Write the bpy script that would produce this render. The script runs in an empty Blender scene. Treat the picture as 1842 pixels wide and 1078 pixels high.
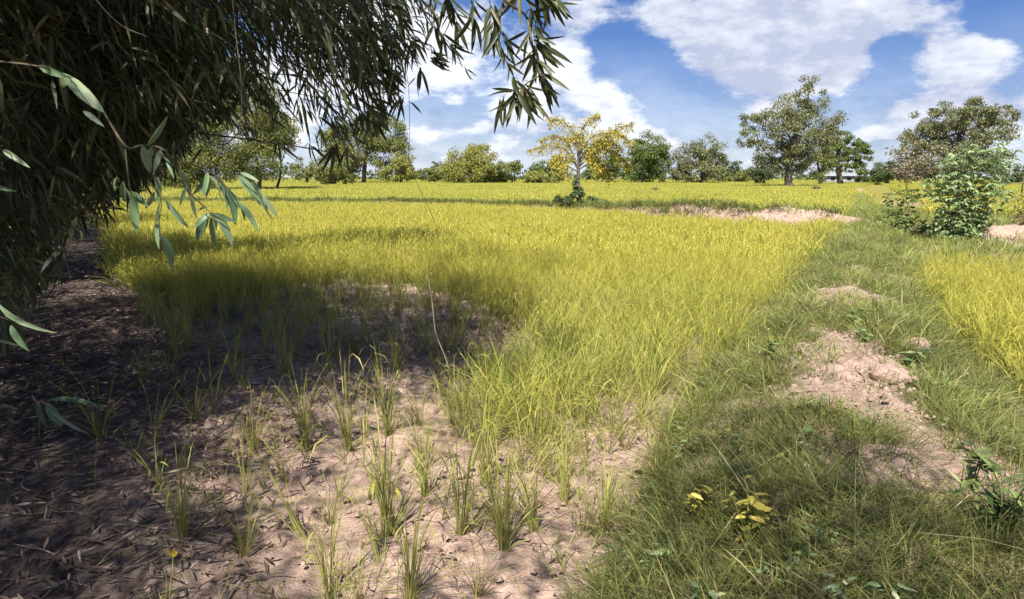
import bpy, math
import numpy as np
from mathutils import Vector, Matrix

R = math.radians
rng = np.random.default_rng(7)
scene = bpy.context.scene
COL = scene.collection

# ------------------------------------------------------------------ camera
F = 1150.0                      # focal length in photo pixels (photo 1842 wide)
CAM_H = 1.75
PITCH = R(10.88)
cam_data = bpy.data.cameras.new('camera')
cam_data.sensor_width = 36.0
cam_data.lens = 36.0 * F / 1842.0
cam_data.clip_start = 0.05
cam_data.clip_end = 6000
cam = bpy.data.objects.new('camera', cam_data)
COL.objects.link(cam)
cam.location = (0, 0, CAM_H)
cam.rotation_euler = (math.pi / 2 - PITCH, 0, 0)
scene.camera = cam

# ------------------------------------------------------------------ light
SUN_VEC = np.array([0.155, 0.683, -1.0])          # direction the light travels
SUN_EL = math.atan2(1.0, math.hypot(0.155, 0.683))
sun_data = bpy.data.lights.new('sun', 'SUN')
sun_data.energy = 4.9
sun_data.angle = R(0.55)
sun_data.color = (1.0, 0.95, 0.86)
sun = bpy.data.objects.new('sun', sun_data)
COL.objects.link(sun)
sun.location = (0, 0, 30)
sun.rotation_euler = Vector(SUN_VEC).to_track_quat('-Z', 'Y').to_euler()

vs = scene.view_settings
vs.view_transform = 'Standard'
vs.look = 'None'
vs.exposure = 1.0
vs.gamma = 1.0
vs.use_curve_mapping = False
scene.cycles.max_bounces = 6
scene.cycles.diffuse_bounces = 3
scene.cycles.transmission_bounces = 3
scene.cycles.use_denoising = True


# ------------------------------------------------------------------ photo pixels -> real places
def ray(px, py):
    u = (px - 921.0) / F
    v = (py - 539.0) / F
    cp, sp = math.cos(PITCH), math.sin(PITCH)
    return np.array([u, cp - v * sp, -sp - v * cp])


def at(px, py, Y):
    d = ray(px, py)
    return np.array([0, 0, CAM_H]) + d * (Y / d[1])


def G(px, py, z=0.0):
    d = ray(px, py)
    return np.array([0, 0, CAM_H]) + d * ((z - CAM_H) / d[2])


def GP(pts, z=0.0):
    return np.array([G(x, y, z)[:2] for x, y in pts])


def project(P):
    P = np.atleast_2d(P)
    cp, sp = math.cos(PITCH), math.sin(PITCH)
    x = P[:, 0]; y = P[:, 1]; z = P[:, 2] - CAM_H
    dep = y * cp - z * sp
    up = y * sp + z * cp
    ok = dep > 0.05
    dd = np.where(ok, dep, 1.0)
    return np.where(ok, 921 + F * x / dd, -9999), np.where(ok, 539 - F * up / dd, -9999), ok


def inpoly(P, poly):
    x, y = P[:, 0], P[:, 1]
    r = np.zeros(len(x), bool)
    n = len(poly)
    for i in range(n):
        x0, y0 = poly[i]; x1, y1 = poly[(i + 1) % n]
        if y0 == y1:
            continue
        c = ((y0 > y) != (y1 > y)) & (x < (x1 - x0) * (y - y0) / (y1 - y0) + x0)
        r ^= c
    return r


def segdist(P, line):
    best = np.full(len(P), 1e9)
    tt = np.zeros(len(P))
    acc = 0.0
    sgn = np.zeros(len(P))
    for a, b in zip(line[:-1], line[1:]):
        ab = b - a
        L = np.hypot(*ab)
        t = np.clip(((P - a) @ ab) / L ** 2, 0, 1)
        q = a + t[:, None] * ab
        d = np.hypot(*(P - q).T)
        s = np.sign(ab[0] * (P[:, 1] - a[1]) - ab[1] * (P[:, 0] - a[0]))
        m = d < best
        best = np.where(m, d, best)
        tt = np.where(m, acc + t * L, tt)
        sgn = np.where(m, s, sgn)
        acc += L
    return best, tt, sgn


_h = np.random.default_rng(99).random((256, 256))


def vnoise(x, y):
    xi = np.floor(x).astype(int); yi = np.floor(y).astype(int)
    fx = x - xi; fy = y - yi
    fx = fx * fx * (3 - 2 * fx); fy = fy * fy * (3 - 2 * fy)
    a = _h[xi % 256, yi % 256]; b = _h[(xi + 1) % 256, yi % 256]
    c = _h[xi % 256, (yi + 1) % 256]; d = _h[(xi + 1) % 256, (yi + 1) % 256]
    return (a * (1 - fx) + b * fx) * (1 - fy) + (c * (1 - fx) + d * fx) * fy


def fbm(x, y, o=4):
    s = 0; a = 0.5
    for i in range(o):
        s = s + a * vnoise(x * 2 ** i + 17.3 * i, y * 2 ** i + 5.1 * i)
        a *= 0.5
    return s


# ------------------------------------------------------------------ node helpers
def new_mat(name):
    m = bpy.data.materials.new(name)
    m.use_nodes = True
    m.node_tree.nodes.clear()
    return m, m.node_tree.nodes, m.node_tree.links


def ramp(n, l, fac, stops):
    r = n.new('ShaderNodeValToRGB')
    e = r.color_ramp.elements
    while len(e) < len(stops):
        e.new(0.5)
    for el, (p, c) in zip(e, stops):
        el.position = p
        el.color = (*c, 1)
    if fac is not None:
        l.new(fac, r.inputs[0])
    return r.outputs[0]


def mathn(n, l, op, a, b=None, c=None, clamp=False):
    m = n.new('ShaderNodeMath')
    m.operation = op
    m.use_clamp = clamp
    for i, v in enumerate((a, b, c)):
        if v is None:
            continue
        if isinstance(v, (int, float)):
            m.inputs[i].default_value = v
        else:
            l.new(v, m.inputs[i])
    return m.outputs[0]


def mixc(n, l, fac, a, b, blend='MIX'):
    m = n.new('ShaderNodeMix')
    m.data_type = 'RGBA'
    m.blend_type = blend
    for i, v in ((0, fac), (6, a), (7, b)):
        if isinstance(v, (int, float)):
            m.inputs[i].default_value = v
        elif isinstance(v, tuple):
            m.inputs[i].default_value = (*v, 1)
        else:
            l.new(v, m.inputs[i])
    return m.outputs[2]


def noise(n, l, vec, scale, detail=4, rough=0.55):
    t = n.new('ShaderNodeTexNoise')
    t.inputs['Scale'].default_value = scale
    t.inputs['Detail'].default_value = detail
    t.inputs['Roughness'].default_value = rough
    if vec is not None:
        l.new(vec, t.inputs['Vector'])
    return t.outputs[0]


def leaf_mat(name, stops, trans=0.3, rough=0.5, spec=0.3, grad=None, wscale=None, wamt=0.5):
    """thin leaf; colour differs from leaf to leaf; optional base-to-tip gradient"""
    m, n, l = new_mat(name)
    g = n.new('ShaderNodeNewGeometry')
    oi = n.new('ShaderNodeObjectInfo')
    r = mathn(n, l, 'ADD', g.outputs['Random Per Island'], oi.outputs['Random'])
    r = mathn(n, l, 'FRACT', r)
    if wscale:
        w = noise(n, l, g.outputs['Position'], wscale, 3)
        w = mathn(n, l, 'MULTIPLY_ADD', mathn(n, l, 'SUBTRACT', w, 0.5), wamt * 3, 0.5, clamp=True)
        r = mathn(n, l, 'ADD', mathn(n, l, 'MULTIPLY', r, 1 - wamt), mathn(n, l, 'MULTIPLY', w, wamt))
    col = ramp(n, l, r, stops)
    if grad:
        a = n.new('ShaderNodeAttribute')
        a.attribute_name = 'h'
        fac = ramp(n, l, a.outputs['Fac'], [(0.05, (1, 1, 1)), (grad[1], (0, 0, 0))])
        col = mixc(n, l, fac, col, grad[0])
    p = n.new('ShaderNodeBsdfPrincipled')
    l.new(col, p.inputs['Base Color'])
    p.inputs['Roughness'].default_value = rough
    p.inputs['Specular IOR Level'].default_value = spec
    t = n.new('ShaderNodeBsdfTranslucent')
    l.new(col, t.inputs['Color'])
    mx = n.new('ShaderNodeMixShader')
    mx.inputs[0].default_value = trans
    l.new(p.outputs[0], mx.inputs[1])
    l.new(t.outputs[0], mx.inputs[2])
    o = n.new('ShaderNodeOutputMaterial')
    l.new(mx.outputs[0], o.inputs[0])
    return m


def bark_mat(name, c1, c2, scale=8.0, stretch=0.25):
    m, n, l = new_mat(name)
    tc = n.new('ShaderNodeNewGeometry')
    mp = n.new('ShaderNodeMapping')
    mp.inputs['Scale'].default_value = (1, 1, stretch)
    l.new(tc.outputs['Position'], mp.inputs[0])
    f = noise(n, l, mp.outputs[0], scale, 5)
    col = ramp(n, l, f, [(0.3, c1), (0.7, c2)])
    p = n.new('ShaderNodeBsdfPrincipled')
    l.new(col, p.inputs['Base Color'])
    p.inputs['Roughness'].default_value = 0.8
    b = n.new('ShaderNodeBump')
    b.inputs['Strength'].default_value = 0.6
    b.inputs['Distance'].default_value = 0.02
    l.new(f, b.inputs['Height'])
    l.new(b.outputs[0], p.inputs['Normal'])
    o = n.new('ShaderNodeOutputMaterial')
    l.new(p.outputs[0], o.inputs[0])
    return m


# ------------------------------------------------------------------ sky (world)
world = bpy.data.worlds.new('World')
scene.world = world
world.use_nodes = True


def build_sky():
    nt = world.node_tree
    n, l = nt.nodes, nt.links
    n.clear()
    sky = n.new('ShaderNodeTexSky')
    sky.sky_type = 'NISHITA'
    sky.sun_disc = False
    sky.sun_elevation = SUN_EL
    sky.sun_rotation = R(193)
    sky.air_density = 1.0
    sky.dust_density = 0.6
    sky.ozone_density = 2.5
    tc = n.new('ShaderNodeTexCoord')
    d = tc.outputs['Generated']
    sp = n.new('ShaderNodeSeparateXYZ')
    l.new(d, sp.inputs[0])
    az = mathn(n, l, 'ARCTAN2', sp.outputs[0], sp.outputs[1])
    el = mathn(n, l, 'ARCSINE', sp.outputs[2])
    cb = n.new('ShaderNodeCombineXYZ')
    l.new(az, cb.inputs[0]); l.new(el, cb.inputs[1])
    # a little domain warp so that cloud outlines are ragged
    wn = n.new('ShaderNodeTexNoise')
    wn.inputs['Scale'].default_value = 9
    wn.inputs['Detail'].default_value = 5
    l.new(d, wn.inputs['Vector'])
    wv = n.new('ShaderNodeVectorMath'); wv.operation = 'SUBTRACT'
    l.new(wn.outputs['Color'], wv.inputs[0]); wv.inputs[1].default_value = (0.5, 0.5, 0.5)
    ws = n.new('ShaderNodeVectorMath'); ws.operation = 'SCALE'
    l.new(wv.outputs[0], ws.inputs[0]); ws.inputs['Scale'].default_value = 0.055
    wa = n.new('ShaderNodeVectorMath'); wa.operation = 'ADD'
    l.new(cb.outputs[0], wa.inputs[0]); l.new(ws.outputs[0], wa.inputs[1])
    pos = wa.outputs[0]

    def blob(px, py, rx, ry, s):
        q = ray(px, py); q = q / np.linalg.norm(q)
        a0 = math.atan2(q[0], q[1]); e0 = math.asin(q[2])
        v = n.new('ShaderNodeVectorMath'); v.operation = 'SUBTRACT'
        l.new(pos, v.inputs[0]); v.inputs[1].default_value = (a0, e0, 0)
        v2 = n.new('ShaderNodeVectorMath'); v2.operation = 'MULTIPLY'
        l.new(v.outputs[0], v2.inputs[0]); v2.inputs[1].default_value = (F / rx, F / ry, 0)
        v3 = n.new('ShaderNodeVectorMath'); v3.operation = 'DOT_PRODUCT'
        l.new(v2.outputs[0], v3.inputs[0]); l.new(v2.outputs[0], v3.inputs[1])
        e = mathn(n, l, 'MULTIPLY', v3.outputs['Value'], -1.25)
        e = mathn(n, l, 'EXPONENT', e)
        return mathn(n, l, 'MULTIPLY', e, s)

    def total(bl):
        acc = None
        for b in bl:
            o = blob(*b)
            acc = o if acc is None else mathn(n, l, 'ADD', acc, o)
        return acc

    white = [(1045, 125, 70, 62, 1.1), (1105, 190, 95, 48, 1.0), (1165, 240, 110, 30, .8), (1345, 5, 55, 30, .8),
             (1760, 90, 55, 40, .8), (1385, 210, 55, 26, .8), (1570, 240, 70, 26, .9), (830, 60, 80, 60, .9),
             (740, 120, 120, 60, 1.0), (680, 60, 90, 70, 1.0), (820, 185, 30, 20, .8), (760, 240, 40, 22, .9),
             (880, 262, 60, 22, .8), (800, 285, 110, 22, .8), (940, 190, 70, 60, .95), (960, 110, 50, 60, .7),
             (590, 130, 130, 110, 1.0), (450, 220, 130, 90, 1.0), (1230, 262, 80, 22, .8), (1320, 285, 90, 20, .7),
             (1820, 250, 60, 40, .8)]
    grey = [(1045, 20, 60, 50, .9), (1310, 70, 150, 75, 1.0), (1210, 25, 75, 40, .9), (1400, 60, 120, 80, .9),
            (1480, 30, 110, 60, .7), (1370, 145, 110, 45, .75), (1450, 130, 80, 60, .55),
            (1560, 20, 90, 40, .6), (1660, 50, 90, 60, .75), (1720, 140, 120, 60, .65), (1780, 185, 110, 45, .75),
            (1650, 215, 80, 40, .5), (1080, 240, 130, 24, .5), (900, 225, 120, 25, .5), (1500, 120, 60, 60, .4)]
    holes = [(1598, 85, 42, 38, -1.1), (1165, 120, 55, 45, -.8), (1810, 15, 60, 30, -.9), (1225, 215, 70, 32, -.8), (1640, 150, 40, 26, -.5), (1100, 75, 26, 26, -.5), (1510, 190, 60, 40, -.6), (1290, 230, 50, 26, -.4)]
    dw = total(white)
    dg = total(grey)
    dens = mathn(n, l, 'ADD', mathn(n, l, 'ADD', dw, dg), total(holes))
    # cover that goes on over the whole sky
    st = n.new('ShaderNodeMapping')
    st.inputs['Scale'].default_value = (1, 1, 2.2)
    l.new(d, st.inputs[0])
    gen = noise(n, l, st.outputs[0], 3.1, 6, 0.6)
    gen = mathn(n, l, 'MULTIPLY', mathn(n, l, 'SUBTRACT', gen, 0.46), 6.0, clamp=True)
    ax = mathn(n, l, 'ABSOLUTE', az)
    off1 = mathn(n, l, 'MULTIPLY', mathn(n, l, 'SUBTRACT', ax, 0.66), 6.0, clamp=True)
    off2 = mathn(n, l, 'MULTIPLY', mathn(n, l, 'SUBTRACT', el, 0.27), 8.0, clamp=True)
    off = mathn(n, l, 'MAXIMUM', off1, off2)
    dens = mathn(n, l, 'ADD', dens, mathn(n, l, 'MULTIPLY', gen, off))
    fb = noise(n, l, st.outputs[0], 11, 8, 0.62)
    fb2 = noise(n, l, st.outputs[0], 30, 6, 0.6)
    e = mathn(n, l, 'MULTIPLY_ADD', mathn(n, l, 'SUBTRACT', fb, 0.5), 2.5, dens)
    e = mathn(n, l, 'MULTIPLY_ADD', mathn(n, l, 'SUBTRACT', fb2, 0.5), 0.5, e)
    mr = n.new('ShaderNodeMapRange'); mr.interpolation_type = 'SMOOTHSTEP'
    l.new(e, mr.inputs[0])
    mr.inputs[1].default_value = 0.32; mr.inputs[2].default_value = 1.10
    alpha = mr.outputs[0]
    # thin veil towards the horizon
    hz = n.new('ShaderNodeMapRange')
    l.new(el, hz.inputs[0])
    hz.inputs[1].default_value = 0.0; hz.inputs[2].default_value = 0.20
    hz.inputs[3].default_value = 0.70; hz.inputs[4].default_value = 0.03
    alpha = mathn(n, l, 'MAXIMUM', alpha, hz.outputs[0])
    # shading: thick parts of flat clouds are grey, cumulus tops are white
    gw = mathn(n, l, 'DIVIDE', dg, mathn(n, l, 'ADD', mathn(n, l, 'ADD', dg, dw), 0.15))
    gw = mathn(n, l, 'MULTIPLY_ADD', mathn(n, l, 'SUBTRACT', fb, 0.5), -2.4, mathn(n, l, 'MULTIPLY_ADD', mathn(n, l, 'SUBTRACT', fb2, 0.5), -1.4, mathn(n, l, 'MULTIPLY_ADD', gw, 0.80, 0.12)), clamp=True)
    cc = mixc(n, l, gw, (6.1, 6.35, 6.8), (3.3, 3.65, 4.75))
    blue = mixc(n, l, 1.0, sky.outputs[0], (0.28, 0.40, 0.64), 'MULTIPLY')
    out = mixc(n, l, alpha, blue, cc)
    bg = n.new('ShaderNodeBackground')
    bg.inputs['Strength'].default_value = 0.085
    l.new(out, bg.inputs['Color'])
    wo = n.new('ShaderNodeOutputWorld')
    l.new(bg.outputs[0], wo.inputs[0])


build_sky()


# ------------------------------------------------------------------ mesh helpers
def mesh_np(name, V, faces, mat=None, h=None, smooth=False):
    """V (n,3); faces: list of int arrays (m,3) or (m,4)"""
    me = bpy.data.meshes.new(name)
    V = np.ascontiguousarray(V, dtype=np.float32)
    faces = [np.asarray(f, dtype=np.int32) for f in faces if len(f)]
    loops = np.concatenate([f.ravel() for f in faces])
    starts = []
    s = 0
    for f in faces:
        k = f.shape[1]
        starts.append(s + np.arange(len(f)) * k)
        s += f.size
    starts = np.concatenate(starts).astype(np.int32)
    me.vertices.add(len(V))
    me.vertices.foreach_set('co', V.ravel())
    me.loops.add(len(loops))
    me.loops.foreach_set('vertex_index', loops)
    me.polygons.add(len(starts))
    me.polygons.foreach_set('loop_start', starts)
    if h is not None:
        a = me.attributes.new('h', 'FLOAT', 'POINT')
        a.data.foreach_set('value', np.asarray(h, dtype=np.float32))
    me.update(calc_edges=True)
    me.validate()
    if smooth:
        me.polygons.foreach_set('use_smooth', np.ones(len(me.polygons), bool))
    if mat is not None:
        me.materials.append(mat)
    return me


def obj(name, me, parent=None, loc=None):
    o = bpy.data.objects.new(name, me)
    COL.objects.link(o)
    if parent is not None:
        o.parent = parent
    if loc is not None:
        o.location = loc
    return o


def tag(o, label=None, cat=None, group=None, kind=None):
    if label: o['label'] = label
    if cat: o['category'] = cat
    if group: o['group'] = group
    if kind: o['kind'] = kind
    return o


def empty(name, loc, label, cat, group=None):
    o = bpy.data.objects.new(name, None)
    COL.objects.link(o)
    o.location = loc
    o.empty_display_size = 0.3
    return tag(o, label, cat, group)


class Geo:
    """collects verts / faces (+ h attribute)"""
    def __init__(self):
        self.v, self.f3, self.f4, self.h, self.n = [], [], [], [], 0

    def add(self, V, f3=None, f4=None, h=None):
        V = np.asarray(V, float)
        self.v.append(V)
        if f3 is not None and len(f3): self.f3.append(np.asarray(f3) + self.n)
        if f4 is not None and len(f4): self.f4.append(np.asarray(f4) + self.n)
        self.h.append(np.zeros(len(V)) if h is None else np.asarray(h, float))
        self.n += len(V)

    def tube(self, pts, radii, sides=7, cap=True):
        pts = np.asarray(pts, float)
        k = len(pts)
        radii = np.full(k, radii) if np.isscalar(radii) else np.asarray(radii, float)
        T = np.gradient(pts, axis=0)
        T /= np.linalg.norm(T, axis=1)[:, None] + 1e-12
        ref = np.array([0.0, 0, 1.0])
        if abs(T[0] @ ref) > 0.9: ref = np.array([1.0, 0, 0])
        V = []
        U = np.cross(T[0], ref); U /= np.linalg.norm(U)
        for i in range(k):
            U = U - T[i] * (U @ T[i]); U /= np.linalg.norm(U) + 1e-12
            W = np.cross(T[i], U)
            a = np.arange(sides) * 2 * math.pi / sides
            V.append(pts[i] + radii[i] * (np.cos(a)[:, None] * U + np.sin(a)[:, None] * W))
        V = np.concatenate(V)
        f = []
        for i in range(k - 1):
            for j in range(sides):
                j2 = (j + 1) % sides
                f.append((i * sides + j, i * sides + j2, (i + 1) * sides + j2, (i + 1) * sides + j))
        f3 = []
        if cap:
            V = np.vstack([V, pts[0], pts[-1]])
            for j in range(sides):
                j2 = (j + 1) % sides
                f3.append((k * sides, j2, j))
                f3.append((k * sides + 1, (k - 1) * sides + j, (k - 1) * sides + j2))
        self.add(V, f3, f)

    def mesh(self, name, mat, h=False, smooth=False):
        V = np.concatenate(self.v)
        fs = []
        if self.f3: fs.append(np.concatenate(self.f3))
        if self.f4: fs.append(np.concatenate(self.f4))
        return mesh_np(name, V, fs, mat, np.concatenate(self.h) if h else None, smooth)


def curve(ctrl, n=12):
    """Catmull-Rom through control points"""
    c = np.asarray(ctrl, float)
    c = np.vstack([2 * c[0] - c[1], c, 2 * c[-1] - c[-2]])
    out = []
    m = len(c) - 3
    for s in range(m):
        p0, p1, p2, p3 = c[s:s + 4]
        t = np.linspace(0, 1, n, endpoint=(s == m - 1))[:, None]
        out.append(0.5 * ((2 * p1) + (-p0 + p2) * t + (2 * p0 - 5 * p1 + 4 * p2 - p3) * t ** 2 + (-p0 + 3 * p1 - 3 * p2 + p3) * t ** 3))
    return np.vstack(out)


def unit(v):
    return v / (np.linalg.norm(v, axis=-1, keepdims=True) + 1e-12)


def leaves_geo(B, D, L, W, droop=0.25, roll=None, r=rng):
    """many lanceolate leaves: base B, direction D, length L, width W  (4 tris each)"""
    N = len(B)
    D = unit(D)
    up = np.tile(np.array([0.0, 0, 1.0]), (N, 1)) + r.normal(0, 0.35, (N, 3))
    S = unit(np.cross(D, up))
    Nn = np.cross(S, D)
    if roll is None:
        roll = r.normal(0, 0.7, N)
    S2 = S * np.cos(roll)[:, None] + Nn * np.sin(roll)[:, None]
    L = np.asarray(L)[:, None]; W = np.asarray(W)[:, None]
    dz = np.array([0, 0, -1.0])
    p0 = B
    c1 = B + D * L * 0.28 + dz * L * droop * 0.06
    c2 = B + D * L * 0.65 + dz * L * droop * 0.35
    tip = B + D * L * 0.97 + dz * L * droop
    V = np.stack([p0, c1 - S2 * W * .5, c1 + S2 * W * .5, c2 - S2 * W * .42, c2 + S2 * W * .42, tip], 1).reshape(-1, 3)
    b = np.arange(N)[:, None] * 6
    f3 = np.vstack([b + np.array([[0, 1, 2]]), b + np.array([[3, 5, 4]])])
    f4 = b + np.array([[1, 3, 4, 2]])
    return V, f3, f4


# ------------------------------------------------------------------ layout of the place (metres)
HEDGE = np.array([[1.2, -1.5], [-1.5, 2.4], [-9.0, 13.4], [-24.7, 36.0], [-60, 88]])   # left edge of the paddy
dl = GP([(1150, 1078), (1290, 790), (1430, 540), (1488, 430), (1520, 380)], 0.15)
dr = GP([(2050, 1078), (1720, 760), (1650, 600), (1622, 460), (1585, 395)], 0.15)
dc = (dl + dr) / 2
ddir = unit(dc[-1] - dc[0])
DYKE = np.vstack([dc[0] - ddir * 3.5, dc, dc[-1] + ddir * 8, dc[-1] + ddir * 60])
hw_s = [0.0, 3.5, 6.0, 11.0, 18.0, 30.0, 90.0]
hw_v = [0.95, 0.95, 0.95, 1.0, 1.0, 0.8, 0.7]
BUND = np.array([[-25, 36.5], [-12, 35.5], [-3, 34.0], [2, 30.0], [5.5, 25.5], [8.0, 21.6], [10.6, 19.6], [12.0, 18.9]])


def ground_z(P):
    return (fbm(P[:, 0] * 1.3, P[:, 1] * 1.3, 3) - 0.44) * 0.10 + (fbm(P[:, 0] * 5 + 9, P[:, 1] * 5, 4) - 0.46) * 0.085


def dyke_z(P):
    d, s, sg = segdist(P, DYKE)
    hw = np.interp(s, hw_s, hw_v)
    prof = np.clip(1 - (d / (hw * 1.15)) ** 2, -0.25, 1)
    h = 0.36 * prof
    h = h + (fbm(P[:, 0] * 2.2 + 3, P[:, 1] * 2.2 + 8, 4) - 0.46) * 0.20 * np.clip(prof + .3, 0, 1)
    h = h + (fbm(P[:, 0] * 6 + 3, P[:, 1] * 6 + 8, 4) - 0.45) * 0.11
    return h


def surf_z(P):
    return np.maximum(ground_z(P), dyke_z(P))


# ------------------------------------------------------------------ ground sheet
def soil_mat(name, litter=False):
    m, n, l = new_mat(name)
    g = n.new('ShaderNodeNewGeometry')
    pos = g.outputs['Position']
    a = noise(n, l, pos, 0.9, 6, 0.6)
    b = noise(n, l, pos, 14, 6, 0.65)
    c = noise(n, l, pos, 90, 3, 0.6)
    col = ramp(n, l, b, [(0.28, (0.27, 0.18, 0.14)), (0.5, (0.48, 0.34, 0.27)), (0.72, (0.60, 0.45, 0.365))])
    col = mixc(n, l, mathn(n, l, 'MULTIPLY', ramp(n, l, a, [(0.40, (0, 0, 0)), (0.68, (1, 1, 1))]), 0.55), col, (0.22, 0.15, 0.115))
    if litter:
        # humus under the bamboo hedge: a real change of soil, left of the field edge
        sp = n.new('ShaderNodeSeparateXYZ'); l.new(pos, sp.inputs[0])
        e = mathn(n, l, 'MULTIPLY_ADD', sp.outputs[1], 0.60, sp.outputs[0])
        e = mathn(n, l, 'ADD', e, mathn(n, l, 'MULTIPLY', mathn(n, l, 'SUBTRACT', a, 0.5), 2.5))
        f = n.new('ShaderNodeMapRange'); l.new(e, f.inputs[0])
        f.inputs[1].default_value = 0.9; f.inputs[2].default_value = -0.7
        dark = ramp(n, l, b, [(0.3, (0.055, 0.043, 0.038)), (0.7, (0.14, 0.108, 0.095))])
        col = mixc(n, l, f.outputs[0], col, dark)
        # dry grassy earth far out
        dist = n.new('ShaderNodeVectorMath'); dist.operation = 'LENGTH'; l.new(pos, dist.inputs[0])
        f2 = n.new('ShaderNodeMapRange'); l.new(dist.outputs['Value'], f2.inputs[0])
        f2.inputs[1].default_value = 25; f2.inputs[2].default_value = 60
        col = mixc(n, l, f2.outputs[0], col, ramp(n, l, a, [(0.35, (0.16, 0.16, 0.04)), (0.65, (0.30, 0.26, 0.06))]))
    p = n.new('ShaderNodeBsdfPrincipled')
    l.new(col, p.inputs['Base Color'])
    p.inputs['Roughness'].default_value = 0.95
    p.inputs['Specular IOR Level'].default_value = 0.1
    hgt = mathn(n, l, 'MULTIPLY_ADD', c, 0.35, b)
    bp = n.new('ShaderNodeBump')
    bp.inputs['Strength'].default_value = 0.9
    bp.inputs['Distance'].default_value = 0.05
    l.new(hgt, bp.inputs['Height'])
    l.new(bp.outputs[0], p.inputs['Normal'])
    o = n.new('ShaderNodeOutputMaterial')
    l.new(p.outputs[0], o.inputs[0])
    return m


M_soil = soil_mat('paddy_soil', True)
M_bank = soil_mat('bank_soil', False)


def build_ground():
    na = 840
    rad = np.concatenate([np.geomspace(0.25, 2.0, 36)[:-1], np.geomspace(2.0, 16, 170)[:-1], np.geomspace(16, 2500, 60)])
    nr = len(rad)
    # angular resolution: finer to the front
    k = 640
    front = np.linspace(-0.80, 0.80, k, endpoint=False)
    back = np.linspace(0.80, 2 * math.pi - 0.80, na - k, endpoint=False)
    th = np.concatenate([front, back])
    X = (rad[:, None] * np.sin(th)[None]).ravel()
    Y = (rad[:, None] * np.cos(th)[None]).ravel()
    P = np.stack([X, Y], 1)
    z = ground_z(P)
    rr = np.hypot(X, Y)
    z = z * np.clip(1.3 - rr / 60, 0, 1)
    V = np.column_stack([X, Y, z])
    V = np.vstack([V, [0, 0, z[:na].mean()]])
    i = np.arange(nr - 1)[:, None] * na
    j = np.arange(na)[None]; j2 = (j + 1) % na
    f4 = np.stack([i + j, i + na + j, i + na + j2, i + j2], -1).reshape(-1, 4)
    jj = np.arange(na)
    f3 = np.stack([np.full(na, len(V) - 1), jj, (jj + 1) % na], 1)
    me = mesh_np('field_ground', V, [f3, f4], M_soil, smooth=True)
    return tag(obj('field_ground', me), 'bare pinkish brown soil of the rice paddy', None, None, 'structure')


build_ground()


def strip(name, line, half, zfun, mat, ds, nc):
    L = np.concatenate([[0], np.cumsum(np.hypot(*np.diff(line, axis=0).T))])
    s = ds(L[-1])
    cx = np.interp(s, L, line[:, 0]); cy = np.interp(s, L, line[:, 1])
    # smooth the centre line
    for _ in range(30):
        cx[1:-1] = (cx[:-2] + 2 * cx[1:-1] + cx[2:]) / 4; cy[1:-1] = (cy[:-2] + 2 * cy[1:-1] + cy[2:]) / 4
    T = unit(np.stack([np.gradient(cx), np.gradient(cy)], 1))
    Nn = np.stack([T[:, 1], -T[:, 0]], 1)
    w = np.linspace(-1, 1, nc)
    hw = half(s)
    P = np.stack([cx, cy], 1)[:, None] + Nn[:, None] * (w[None, :, None] * hw[:, None, None])
    P = P.reshape(-1, 2)
    z = zfun(P)
    V = np.column_stack([P, z])
    i = np.arange(len(s) - 1)[:, None] * nc; j = np.arange(nc - 1)[None]
    f4 = np.stack([i + j, i + j + 1, i + nc + j + 1, i + nc + j], -1).reshape(-1, 4)
    return obj(name, mesh_np(name, V, [f4], mat, smooth=True))


dyke = strip('earth_bank', DYKE, lambda s: np.interp(s, hw_s, hw_v) * 1.25, dyke_z, M_bank,
             lambda L: np.concatenate([np.arange(0, 16, 0.05), np.geomspace(16, L, 120)]), 56)
tag(dyke, 'raised earth bank running away along the right side of the paddy', None, None, 'structure')


def bund_z(P):
    d, s, sg = segdist(P, BUND)
    return (0.48 + 0.36 * np.clip((P[:, 0] - 3) / 4, 0, 1) - 0.55 * np.clip((P[:, 0] - 9.6) / 1.8, 0, 1)) * np.clip(1 - (d / 0.8) ** 2, -0.3, 1) * (0.75 + 0.5 * fbm(P[:, 0] * .6, P[:, 1] * .6, 3)) + (fbm(P[:, 0] * 4, P[:, 1] * 4, 3) - .45) * .14


bund = strip('cross_bank', BUND, lambda s: np.full(len(s), 1.0), bund_z, M_bank, lambda L: np.arange(0, L, 0.15), 16)
tag(bund, 'low earth bank across the far end of the near paddy', None, None, 'structure')


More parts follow.
